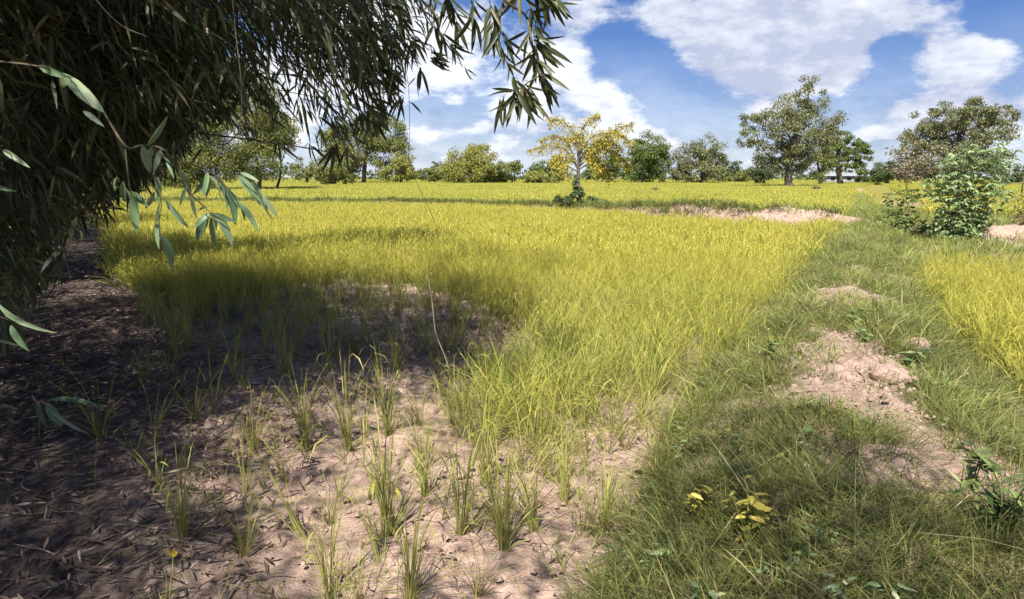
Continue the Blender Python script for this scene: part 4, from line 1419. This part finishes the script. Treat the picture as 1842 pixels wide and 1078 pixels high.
# nearest clump owns the spray (only the two near clumps reach over the paddy)
own = np.argmin(np.hypot(C[:, None, 0] - BASES[None, :, 0], C[:, None, 1] - BASES[None, :, 1]) * np.array([1.0, .75, 1, 1, 1, 1])[None], 1)
for k, root in enumerate(clumps):
    c = C[own == k]
    b3 = np.array([*BASES[k], 0.0])
    if len(c) == 0:
        continue
    out = unit(c - (b3 + np.array([0, 0, 4.0])))
    D = out * np.array([1, 1, .3]) + np.array([.25, .1, -.35]) + r.normal(0, .45, c.shape)
    far = np.hypot(c[:, 0], c[:, 1]) > 11
    Bv, Dv, Lv, Wv, tw = sprays(c, D, 20, .152, r)
    big = np.repeat(far, 20)
    Lv = np.where(big, Lv * 1.7, Lv); Wv = np.where(big, Wv * 2.0, Wv)
    tipp = Bv + unit(Dv) * Lv[:, None]
    px, py, ok = project(tipp)
    inside = inpoly(np.column_stack([px, py]) + r.normal(0, 12, (len(px), 2)), LEAF_EDGE)
    keep = ~ok | (px < -150) | (px > 1990) | (py < -120) | (py > 1180) | inside
    Bv, Dv, Lv, Wv = Bv[keep], Dv[keep], Lv[keep], Wv[keep]
    V, f3, f4 = leaves_geo(Bv, Dv, Lv, Wv, .25, r.normal(0, .8, len(Bv)), r)
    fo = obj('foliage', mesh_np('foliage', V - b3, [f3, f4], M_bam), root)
    fo['kind'] = 'stuff'
    # twigs of the sprays and the branches that carry them
    g = Geo()
    Du = unit(D)
    tx, ty, tk = project(c + Du * .6 + np.array([0, 0, -.12]))
    held = ~tk | (tx < -150) | (tx > 1990) | (ty < -120) | (ty > 1180) | inpoly(np.column_stack([tx, ty + 25]), LEAF_EDGE)
    sel = np.arange(len(c))[held & (r.random(len(c)) < (.6 if k < 2 else .25))]
    for i in sel:
        p0 = c[i] - Du[i] * .25 - b3; p1 = c[i] + Du[i] * .25 - b3; p2 = c[i] + Du[i] * .55 + np.array([0, 0, -.12]) - b3
        g.tube([p0, p1, p2], [.0045, .003, .0015], 3, False)
    # culms
    ncul = [7, 9, 8, 8, 8, 8][k]
    cells = {}
    for q in c:
        cells.setdefault((int(q[0] // 1.4), int(q[1] // 1.4)), []).append(q)
    cells = [np.mean(v, 0) for v in cells.values() if len(v) > 3]
    heads = [cells[i] for i in r.permutation(len(cells))[:ncul]] if len(cells) else []
    tips = []
    for hd in heads:
        s = np.array([r.normal(0, .45), r.normal(0, .45), -.1])
        e = hd - b3
        top = max(e[2] + .9, 4.2)
        m = np.array([s[0] + (e[0] - s[0]) * .18, s[1] + (e[1] - s[1]) * .18, top * .68])
        m2 = np.array([s[0] + (e[0] - s[0]) * .6, s[1] + (e[1] - s[1]) * .6, top])
        cv = curve([s, m, m2, e], 9)
        x, y, ok = project(cv + b3)
        vis = ok & (x > 260) & (x < 1880) & (y > 0)
        if vis.any():
            continue
        rad = np.linspace(.035, .008, len(cv))
        gc = Geo(); gc.tube(cv, rad, 7)
        obj('culm', gc.mesh('culm', M_culm, smooth=True), root)
        tips.append(cv)
    if tips:
        allp = np.vstack(tips)
        for q in cells:
            q = q - b3
            j = np.argmin(np.linalg.norm(allp - q, axis=1))
            mid = (allp[j] + q) / 2 + np.array([0, 0, .15])
            cv = curve([allp[j], mid, q], 4)
            x, y, ok = project(cv + b3)
            if (ok & (x > 330) & (x < 1880) & (y > 0)).any():
                continue
            g.tube(cv, np.linspace(.011, .005, len(cv)), 4, False)
    if g.n:
        tw_o = obj('branches', g.mesh('branches', M_twig), root)
        tw_o.name = 'twigs'
        tw_o['kind'] = 'stuff'

near = clumps[1]
NB = np.array([*BASES[1], 0.0])


# --- single leaves, for the branches that hang in front of the sky and the paddy
def leaf_mesh(mat, fold, bend, wr, seed):
    rr = np.random.default_rng(seed)
    t = np.array([0, .08, .25, .5, .75, .92, 1.0])
    w = np.array([.12, .5, .95, 1.0, .72, .3, 0.0]) * wr / 2
    V = []
    for ti, wi in zip(t, w):
        z = -bend * ti ** 2
        V += [(-wi, ti, z + fold * wi), (0, ti, z), (wi, ti, z + fold * wi)]
    f = []
    for i in range(len(t) - 1):
        a = i * 3
        f += [(a, a + 1, a + 4, a + 3), (a + 1, a + 2, a + 5, a + 4)]
    return mesh_np('leaf', np.array(V), [np.array(f)], mat, smooth=True)


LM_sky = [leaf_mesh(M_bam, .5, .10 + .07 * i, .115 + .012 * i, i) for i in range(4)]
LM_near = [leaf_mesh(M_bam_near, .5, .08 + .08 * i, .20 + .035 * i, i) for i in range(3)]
leaf_count = 0


def place_leaf(parent, origin, p0, p1, meshes, r, wscale=1.0):
    """a leaf from p0 to p1 (metres)"""
    global leaf_count
    d = p1 - p0
    L = np.linalg.norm(d)
    y = Vector(d / L)
    toc = Vector((0, 0, CAM_H)) - Vector(p0)
    up = (toc.normalized() + Vector(r.normal(0, .7, 3)))
    x = y.cross(up); x.normalize()
    z = x.cross(y)
    M = Matrix((x, y, z)).transposed().to_4x4()
    o = bpy.data.objects.new('leaf', meshes[r.integers(len(meshes))])
    COL.objects.link(o)
    o.parent = parent
    o.matrix_local = Matrix.Translation(Vector(p0 - origin)) @ M @ Matrix.Diagonal((L * wscale, L, L, 1))
    leaf_count += 1


def branch(line, Y, width, fans, meshes, seed, label=None, leaflist=()):
    """line: px polyline of the twig; fans: (px,py,n,mean angle from straight down (+ right),spread,len px)"""
    r = np.random.default_rng(3000 + seed)
    pts = [at(x, y, Y + .08 * math.sin(3.1 * i + seed)) for i, (x, y) in enumerate(line)]
    org = pts[0]
    g = Geo()
    cv = curve([p - org for p in pts], 7) if len(pts) > 2 else np.linspace(pts[0] - org, pts[1] - org, 6)
    g.tube(cv, np.linspace(width, width * .4, len(cv)), 6)
    for f in fans:
        q = at(f[0], f[1], Y) - org
        j = np.argmin(np.linalg.norm(cv - q, axis=1))
        if np.linalg.norm(cv[j] - q) > .01:
            jj = max(0, j - 2)
            g.tube(curve([cv[jj], (cv[jj] + q) / 2 + np.array([0, 0, .02]), q], 4), np.linspace(width * .45, width * .25, 9)[:9], 4, False)
    o = obj('hanging_branch', g.mesh('hanging_branch', M_twig, smooth=True), near, tuple(org - NB))
    if label: o['label'] = label
    k = Y / F
    for (px, py, n, mean, spr, ln) in fans:
        q = at(px, py, Y)
        for i in range(n):
            a = R(mean + spr * (2 * (i + .5) / n - 1) + r.normal(0, 7))
            L = ln * k * r.uniform(.75, 1.15)
            d = np.array([math.sin(a), r.normal(0, .35), -math.cos(a)])
            q0 = q + r.normal(0, .008, 3)
            place_leaf(o, org, q0, q0 + unit(d) * L, meshes, r)
    for (x0, y0, x1, y1, ws) in leaflist:
        dy = r.uniform(-.06, .06)
        place_leaf(o, org, at(x0, y0, Y), at(x1, y1, Y + dy), meshes, r, ws)
    return o


# right hand spray against the sky
branch([(880, -60), (908, 0), (945, 28), (956, 72), (963, 108), (973, 135), (987, 157)], 4.0, .009,
       [(956, 20, 7, 30, 55, 48), (960, 45, 5, 50, 30, 52), (962, 66, 4, 68, 24, 50), (964, 80, 7, 48, 28, 62), (950, 60, 5, -20, 40, 50), (968, 110, 5, 25, 40, 50),
        (975, 135, 6, 30, 30, 52), (985, 150, 5, 25, 25, 50), (958, 95, 5, -25, 30, 48)], LM_sky, 1, 'long spray reaching lowest against the sky on the right')
branch([(973, 135), (955, 145), (940, 156), (927, 166)], 3.95, .005,
       [(927, 166, 9, 0, 48, 62), (940, 152, 7, 28, 40, 58), (921, 165, 3, -88, 6, 50), (925, 140, 4, 12, 35, 45), (948, 172, 6, 25, 30, 55), (903, 176, 4, -8, 22, 58)], LM_sky, 2)
branch([(880, -50), (880, 0), (890, 30), (882, 60)], 4.1, .004, [(884, 12, 5, 5, 30, 50), (888, 35, 5, -12, 20, 55), (884, 58, 3, -5, 16, 40)], LM_sky, 3)
branch([(905, 0), (897, 60), (900, 90), (910, 110)], 4.05, .004, [(898, 62, 5, 0, 30, 50), (901, 90, 4, 20, 30, 42), (912, 112, 4, 30, 30, 38), (908, 70, 4, 25, 30, 50)], LM_sky, 4)
branch([(850, -40), (852, 28)], 4.3, .003, [(852, 30, 4, 2, 26, 48), (850, 0, 4, 10, 40, 45)], LM_sky, 5)
branch([(920, -60), (990, -20), (1000, 10)], 4.0, .006, [(985, -10, 7, 35, 40, 60), (965, -15, 6, 20, 40, 55), (1000, 5, 4, 50, 30, 40), (935, -20, 6, 0, 50, 55)], LM_sky, 6)
branch([(690, 60), (730, 100), (756, 125)], 4.4, .002, [(757, 126, 4, 4, 22, 44)], LM_sky, 7)
branch([(735, 60), (765, 85), (778, 92)], 4.4, .003, [(778, 92, 6, 48, 30, 42), (775, 108, 5, 58, 25, 38), (742, 70, 5, 20, 40, 44)], LM_sky, 8)
branch([(770, 40), (800, 70), (809, 80)], 4.4, .003, [(809, 80, 6, 38, 28, 44), (795, 60, 6, 22, 40, 46), (780, 48, 4, 10, 40, 46)], LM_sky, 9)
branch([(790, -40), (815, 20), (822, 40)], 4.4, .003, [(815, 18, 6, 18, 40, 46), (822, 42, 5, 15, 26, 44), (805, -5, 6, 10, 45, 48)], LM_sky, 10)
branch([(800, 100), (832, 118), (838, 124)], 4.5, .0015, [(838, 124, 3, 40, 26, 24)], LM_sky, 11)
branch([(660, 100), (685, 122), (690, 125)], 4.4, .004, [(688, 122, 6, 58, 26, 48), (675, 115, 4, 20, 40, 45), (692, 145, 4, 40, 25, 40)], LM_sky, 12)
branch([(640, 170), (665, 190), (672, 205)], 4.4, .004, [(668, 175, 5, 50, 26, 48), (665, 195, 6, 30, 35, 48), (650, 205, 5, -5, 40, 45), (672, 215, 5, 35, 30, 40)], LM_sky, 13)
# long thin dark branch crossing below the mass
branch([(360, 240), (470, 254), (560, 268), (640, 284), (670, 290)], 4.6, .007, [(560, 262, 4, 30, 30, 40), (500, 256, 4, 20, 40, 40), (620, 268, 5, 10, 40, 42), (600, 262, 5, -5, 40, 50)], LM_sky, 14,
       'thin dark branch crossing below the leaf mass')
# near pale green leaves hanging over the left of the paddy
branch([(180, 190), (225, 262), (255, 262), (292, 268), (318, 300), (345, 350), (356, 362)], 3.0, .006, [], LM_near, 20, 'near branch with pale green leaves over the paddy',
       [(256, 263, 272, 312, 1.5), (272, 264, 262, 300, 1.2), (290, 268, 276, 310, 1.1), (265, 262, 303, 212, .7), (288, 268, 302, 292, 1.0), (300, 285, 312, 320, .9),
        (322, 305, 350, 358, .8), (345, 348, 352, 395, .9), (336, 335, 322, 372, .8)])
branch([(275, 300), (282, 340), (290, 365), (287, 395)], 3.0, .004, [], LM_near, 21, None,
       [(282, 318, 287, 365, 1.0), (288, 362, 283, 432, 1.2), (284, 395, 283, 450, .9), (290, 425, 321, 490, 1.1), (298, 360, 338, 412, .9), (300, 365, 318, 392, .9), (278, 345, 262, 380, .8)])
branch([(225, 262), (232, 330), (238, 350)], 3.0, .004, [], LM_near, 22, None,
       [(238, 348, 246, 422, 1.0), (222, 326, 222, 366, 1.2), (228, 340, 255, 372, .8), (210, 320, 200, 345, 1.0), (240, 345, 268, 372, .8)])
branch([(356, 362), (372, 376), (380, 384)], 3.0, .003, [], LM_near, 23, None,
       [(378, 384, 346, 408, 1.0), (376, 386, 346, 436, 1.0), (380, 388, 386, 448, .8), (382, 384, 426, 400, 1.1), (388, 386, 424, 438, 1.0), (375, 383, 402, 402, .9), (380, 382, 396, 415, .8), (374, 372, 352, 378, 1.2)])
branch([(330, 290), (380, 310), (410, 340), (430, 365)], 3.05, .004, [(392, 330, 5, 25, 40, 40), (372, 312, 5, 10, 45, 40)], LM_near, 24, None,
       [(412, 345, 428, 404, 1.0), (428, 362, 468, 416, 1.0), (420, 355, 448, 392, .9), (400, 332, 416, 372, .9), (432, 366, 442, 398, .8)])
branch([(400, 290), (440, 315), (458, 335), (470, 352)], 3.1, .004, [(430, 315, 4, 40, 30, 36)], LM_near, 25, None,
       [(446, 322, 478, 370, 1.1), (458, 335, 484, 380, .9), (470, 352, 502, 392, 1.0), (466, 350, 488, 398, .9), (450, 340, 470, 372, .8)])
# leaves close to the lens at the left
branch([(-60, 105), (60, 118), (110, 132), (130, 140)], 2.6, .005, [], LM_near, 26, None,
       [(112, 132, 190, 205, 1.2), (70, 118, 118, 140, .9), (108, 140, 122, 162, 1.6), (150, 200, 185, 225, .9), (128, 145, 150, 170, 1.4)])
branch([(-60, 250), (0, 268), (30, 285)], 3.2, .004, [], LM_near, 27, None,
       [(5, 270, 45, 296, .7), (-20, 330, 20, 345, .7)])
branch([(-80, 560), (0, 570), (40, 590)], 2.6, .003, [], LM_near, 28, None, [(0, 548, 85, 620, .7), (20, 585, 42, 632, .9), (-10, 610, 35, 622, .5)])


# hanging dry vine strands
def strand(name, label, pts, Y0, Y1, w, mat, curl=0):
    n = len(pts)
    P3 = [at(x, y, Y0 + (Y1 - Y0) * i / (n - 1)) for i, (x, y) in enumerate(pts)]
    g = Geo()
    b = P3[0]
    cv = curve([p - b for p in P3], 8)
    g.tube(cv, w, 5)
    o = obj(name, g.mesh(name, mat, smooth=True), None, tuple(b))
    tag(o, label, 'vine', 'dry strands hanging from the bamboo')


strand('hanging_vine', 'very thin dark strand hanging from the bamboo before the sky and field', [(690, 70), (722, 105), (734, 150), (737, 230), (736, 290), (757, 345), (776, 385), (787, 420), (788, 440)], 4.4, 4.1, .0016, M_twig)
strand('hanging_vine', 'thin straw coloured strand hanging over the shaded soil', [(770, 500), (776, 535), (779, 560), (784, 600), (800, 640), (806, 662)], 4.1, 3.9, .0035, M_bark_pale)
strand('hanging_vine', 'pale tan strand dangling in front of the leaf mass', [(415, -40), (424, 60), (433, 140), (434, 200), (426, 280)], 3.6, 3.6, .003, M_bark_pale)
strand('hanging_vine', 'pale twig slanting down from the top left corner', [(150, -30), (190, 20), (225, 50), (265, 66)], 3.2, 3.3, .003, M_bark_pale)


# ------------------------------------------------------------------ rice tufts standing alone on the bare soil
def tuft_mesh(seed, n, hmin, hmax, lean=.045, droop=.26, ss=.032, w=.008, pan=.3, mat=None):
    r = np.random.default_rng(seed)
    g = Geo()
    blade_geo(g, n, hmin, hmax, 1.0, lean, w, droop, r, 5, ss, pan)
    blade_geo(g, n // 4, .3, .8, 1.0, .35, w, 1.1, r, 6, ss, 0)
    blade_geo(g, n // 3, .08, .3, 1.0, .5, w, .9, r, 4, ss * 1.5, 0)
    return g.mesh('rice_tuft', mat or M_rice_green, True)


TM = [tuft_mesh(900 + i, n, .35, 1.0, mat=M_rice_front) for i, n in enumerate((34, 40, 46, 30, 36))]
TS = [tuft_mesh(950 + i, n, .4, 1.0, .22, .5) for i, n in enumerate((18, 22, 15))]
GRP = 'rice tufts standing alone on the bare soil'
tufts = [   # base px, base py, height px, leaf count kind, label
    (627, 812, 140, 'm', 'bright green rice tuft at the upper left of the sunlit soil'),
    (698, 790, 118, 'm', 'rice tuft with splayed leaf tips in the middle of the sunlit soil'),
    (697, 962, 180, 'm', 'tall dense rice tuft in the centre of the sunlit soil before the splayed one'),
    (757, 768, 78, 's', 'short bright green rice tuft at the far edge of the sunlit soil'),
    (764, 902, 118, 'm', 'narrow rice tuft right of the tall dense one on the sunlit soil'),
    (828, 962, 165, 'm', 'yellowish rice tuft at the right of the sunlit soil'),
    (815, 765, 90, 'm', 'yellow rice tuft where the sunlit soil meets the standing crop'),
    (552, 818, 118, 'm', 'rice tuft on the shaded left rim of the sunlit soil'),
    (512, 872, 85, 's', 'leaning rice tuft beside the pale clod of earth'),
    (592, 938, 78, 's', 'small rice tuft on the sunlit soil left of the tall dense one'),
    (592, 1068, 140, 'm', 'rice tuft at the bottom edge, leftmost of those on dappled soil'),
    (648, 1075, 85, 's', 'thin green rice tuft with a bent leaf at the bottom edge'),
    (738, 1085, 150, 'm', 'rice tuft at the bottom edge below the tall dense one'),
    (872, 880, 170, 'm', 'tall rice tuft just in front of the standing crop'),
    (905, 995, 165, 'm', 'bushy green rice tuft at the lower right of the sunlit soil'),
    (860, 1078, 90, 's', 'short yellow rice tuft at the bottom edge, right of the middle'),
    (330, 980, 128, 'm', 'lone rice tuft beside the yellow fallen leaf'),
    (384, 748, 80, 's', 'faint rice tuft in the shade between the yellow fallen leaf and the crop'), (262, 692, 62, 's', 'thin rice tuft in the shade nearest the left corner of the crop'), (322, 652, 55, 's', 'small shaded rice tuft below the left corner of the crop'), (456, 812, 84, 's', 'shaded rice tuft just left of the tuft on the sunlit rim'), (182, 795, 95, 's', 'rice tuft in the dark litter beside the bamboo shoot'),
    (440, 1005, 95, 's', 'shaded rice tuft beside the long slanting twig'), (532, 645, 62, 's', 'thin shaded rice tuft in the upper middle of the bare patch'), (245, 835, 60, 's', 'small rice tuft in the litter below the bamboo shoot'), (385, 640, 55, 's', 'shaded rice tuft high on the left of the bare patch'), (480, 655, 55, 's', 'shaded rice tuft near the far side of the bare patch'),
    (720, 670, 60, 's', 'shaded rice tuft beyond the splayed tuft'), (640, 640, 60, 's', 'shaded rice tuft in the centre of the bare patch'), (580, 690, 60, 's', 'shaded rice tuft behind the bright green one'), (440, 705, 60, 's', 'shaded rice tuft left of the bright green one'), (350, 760, 70, 's', 'thin rice tuft midway across the shaded soil'),
    (1085, 965, 118, 'm', 'yellow rice tuft on the sunlit soil near the foot of the bank'),
    (1118, 930, 75, 's', 'small rice tuft right beside the yellow one near the foot of the bank'),
    (1182, 885, 95, 's', 'rice tuft in the shade at the foot of the bank'),
    (960, 960, 120, 'm', 'rice tuft right of the bushy green one at the lower right of the sunlit soil'),
    (1015, 905, 110, 'm', 'rice tuft at the very front of the standing crop'),
    (780, 835, 60, 's', 'tiny rice tuft between the narrow tuft and the standing crop'),
]
for i, (px, py, hp, kind, lab) in enumerate(tufts):
    p = G(px, py); p[2] = surf_z(p[None, :2])[0] - .01
    dist = np.linalg.norm(p - np.array([0, 0, CAM_H]))
    H = hp / F * dist * 1.55
    me = (TM if kind == 'm' else TS)[i % (5 if kind == 'm' else 3)]
    o = obj('rice_tuft', me, None, tuple(p))
    o.scale = (H * .9, H * .9, H)
    if kind == 's': o.scale = (H * 1.0, H * 1.0, H)
    o.rotation_euler = (rng.normal(0, .06), rng.normal(0, .06), rng.uniform(0, 6.28))
    tag(o, lab or 'thin rice tuft standing alone on the shaded brown soil', 'rice plant', GRP)


# ------------------------------------------------------------------ weeds, young plants, fallen bits
def weed(name, label, cat, px, py, zb, n, L, W, H, mat, seed, group=None, droop=.3, up=.35):
    r = np.random.default_rng(4000 + seed)
    p = G(px, py, zb); p[2] = surf_z(p[None, :2])[0]
    root = empty(name, tuple(p), label, cat, group)
    g = Geo()
    stems = []
    for i in range(max(2, n // 7)):
        a = r.uniform(0, 6.28)
        e = np.array([math.cos(a) * H * .45 * r.uniform(.2, 1), math.sin(a) * H * .45 * r.uniform(.2, 1), H * r.uniform(.5, 1)])
        cv = curve([np.array([0, 0, -.02]), e * np.array([.35, .35, .6]), e], 5)
        g.tube(cv, np.linspace(.004, .0015, len(cv)), 5)
        stems.append(cv)
    obj('stem', g.mesh('stem', M_weed, smooth=True), root)
    lm = leaf_mesh(mat, .35, .18, W / L, seed)
    for i in range(n):
        cv = stems[r.integers(len(stems))]
        q = cv[r.integers(2, len(cv))]
        a = r.uniform(0, 6.28)
        d = Vector((math.cos(a), math.sin(a), r.uniform(-.2, up))).normalized()
        x = d.cross(Vector((0, 0, 1)) + Vector(r.normal(0, .3, 3))); x.normalize()
        z = x.cross(d)
        s = L * r.uniform(.6, 1.2)
        o = bpy.data.objects.new('leaf', lm)
        COL.objects.link(o)
        o.parent = root
        o.matrix_local = Matrix.Translation(Vector(q)) @ Matrix((x, d, z)).transposed().to_4x4() @ Matrix.Diagonal((s, s, s, 1))
    return root


weed('yellow_weed', 'yellowing broad leaved weed at the bottom of the bank', 'weed', 1345, 1035, .12, 70, .07, .024, .26, M_yweed, 1)
weed('yellow_weed', 'low yellowing weed left of the larger yellow one', 'weed', 1255, 985, .1, 44, .055, .018, .20, M_yweed, 2)
weed('leafy_weed', 'pale green low weed on the bare earth of the bank', 'weed', 1550, 612, .36, 26, .09, .05, .12, M_shrub, 3)
weed('leafy_weed', 'bluish green weed with long blades in the bank grass', 'weed', 1302, 938, .12, 14, .12, .014, .16, M_weed, 4, up=1.6)
weed('leafy_weed', 'trailing blue green weed on the shaded side of the bank', 'weed', 1640, 660, .25, 24, .14, .045, .14, M_shrub, 5)
weed('leafy_weed', 'second trailing weed nearer along the right side of the bank', 'weed', 1690, 720, .2, 18, .13, .035, .12, M_weed, 6)
weed('leafy_weed', 'bushy pale green weed at the lower right corner', 'weed', 1800, 1000, .25, 110, .10, .018, .42, M_weed, 7, up=1.0)
weed('leafy_weed', 'upright green weed left of the bushy corner weed', 'weed', 1745, 905, .25, 26, .09, .03, .26, M_weed, 8)
weed('leafy_weed', 'low green weed on the bottom edge right of the dry soil', 'weed', 1175, 1060, .05, 20, .07, .03, .10, M_shrub, 9)
weed('leafy_weed', 'dark weed clump on the crest of the bank behind the bare earth', 'weed', 1545, 585, .38, 30, .10, .05, .20, M_weed, 10)
weed('leafy_weed', 'small green weed on the left shoulder of the bank', 'weed', 1385, 670, .2, 26, .08, .035, .16, M_weed, 11)

# young bamboo shoot in the dark litter at the left
b = G(70, 800); b[2] = surf_z(b[None, :2])[0]
sh = empty('bamboo_shoot', tuple(b), 'young bamboo shoot with drooping pale leaves in the dark litter at left', 'plant')
Yb = b[1]
g = Geo(); top = at(68, 724, Yb) - b
g.tube(curve([np.array([0, 0, -.02]), top * .5 + np.array([.01, 0, 0]), top], 5), np.linspace(.005, .003, 10)[:10], 5); obj('stem', g.mesh('stem', M_culm), sh)
rr_ = np.random.default_rng(8)
for x0, y0, x1, y1, ws in [(70, 722, 78, 776, 1.1), (85, 724, 142, 795, 1.0), (84, 722, 188, 718, .6), (68, 730, 40, 748, .9), (84, 726, 112, 770, 1.3)]:
    place_leaf(sh, b, at(x0, y0, Yb), at(x1, y1, Yb + .03), LM_near, rr_, ws)

# fallen twigs
TW = []
for i in range(5):
    r = np.random.default_rng(60 + i)
    g = Geo()
    pts = np.column_stack([np.linspace(-.5, .5, 4), r.normal(0, .03, 4), r.normal(0, .012, 4)])
    g.tube(curve(pts, 4), np.linspace(.016, .007, 13)[:13], 5)
    TW.append(g.mesh('dry_twig', M_bark_pale, smooth=True))
twigs = [(230, 790, 60, 25, 'pale twig in the litter right of the bamboo shoot'), (290, 870, 48, 15, 'thick short pale twig lying left of the middle of the shaded soil'),
         (280, 935, 34, 55, 'short pale twig beside the lone rice tuft near the yellow leaf'), (400, 840, 50, 48, 'thin slanting twig on the shaded soil left of the sunlit patch'),
         (420, 960, 80, 50, 'long slanting twig pointing at the sunlit soil, lower left'), (210, 880, 64, 18, 'long flat twig in the middle of the dark litter'),
         (120, 935, 50, 170, 'pale twig across the litter near the left edge'), (60, 1000, 60, 160, 'twig in the bottom left corner of the litter'),
         (45, 885, 50, 140, 'bent pale straw at the left edge below the bamboo shoot'), (340, 1060, 50, 30, 'twig at the bottom edge right of the yellow leaf'),
         (300, 985, 26, 120, 'tiny steep twig just above the yellow leaf'), (480, 1050, 70, 10, 'whitish twig lying flat on the bottom dappled soil'),
         (330, 700, 36, 20, 'small far twig on the shaded soil under the crop edge'), (470, 800, 36, 45, 'short twig at the shaded rim of the sunlit soil')]
for i, (px, py, ln, ang, lab) in enumerate(twigs):
    p = G(px, py); p[2] = surf_z(p[None, :2])[0] + .018
    dist = np.linalg.norm(p - np.array([0, 0, CAM_H]))
    o = obj('dry_twig', TW[i % 5], None, tuple(p))
    L = ln / F * dist * (1 + .9 * abs(math.sin(R(ang))))
    o.scale = (L, .3, .3)
    o.rotation_euler = (0, rng.normal(0, .05), R(ang) * 1.0)
    tag(o, lab, 'twig', 'dry twigs on the ground')

# yellow fallen leaf
p = G(314, 1018); p[2] = surf_z(p[None, :2])[0] + .02
M_yl = leaf_mat('fallen_yellow', [(0, (.62, .40, .03)), (1, (.70, .48, .05))], .2)
o = obj('fallen_leaf', leaf_mesh(M_yl, .3, .25, .75, 3), None, tuple(p)); o.scale = (.05, .05, .05); o.rotation_euler = (R(25), .1, .6)
tag(o, 'bright yellow fallen leaf on the litter near the bottom left', 'leaf')


# clods of earth
def clod(px, py, s, label, seed):
    r = np.random.default_rng(seed)
    import bmesh
    bm = bmesh.new()
    bmesh.ops.create_icosphere(bm, subdivisions=3, radius=1)
    for v in bm.verts:
        n_ = vnoise(np.array([v.co.x * 2.2 + seed * 3.1 + 20]), np.array([v.co.y * 2.2 + v.co.z * 1.7 + 20]))[0]
        m_ = vnoise(np.array([v.co.x * 6 + seed * 3.1 + 20]), np.array([v.co.y * 6 + v.co.z * 5 + 30]))[0]
        v.co *= .65 + .55 * n_ + .18 * m_
        v.co.z *= .6
    me = bpy.data.meshes.new('soil_clod'); bm.to_mesh(me); bm.free()
    me.materials.append(M_bank)
    p = G(px, py); p[2] = surf_z(p[None, :2])[0] + s * .2
    o = obj('soil_clod', me, None, tuple(p)); o.scale = (s, s, s); o.rotation_euler = (0, 0, r.uniform(0, 6))
    tag(o, label, 'clod')


for a in [(544, 868, .07, 'pale clod of earth beside the leaning rice tuft', 1), (1640, 690, .10, 'dark clod on the bare crest of the bank', 2), (1590, 770, .12, 'broken clod at the lower edge of the bare earth on the bank', 3),
          (1800, 725, .10, 'clod lying at the edge of the right paddy', 4), (1440, 700, .09, 'clod at the left end of the bare earth on the bank', 5), (385, 770, .06, 'small clod on the shaded soil behind the litter', 6)]:
    clod(*a)
print('leaf parts', leaf_count, 'sprays', len(C))
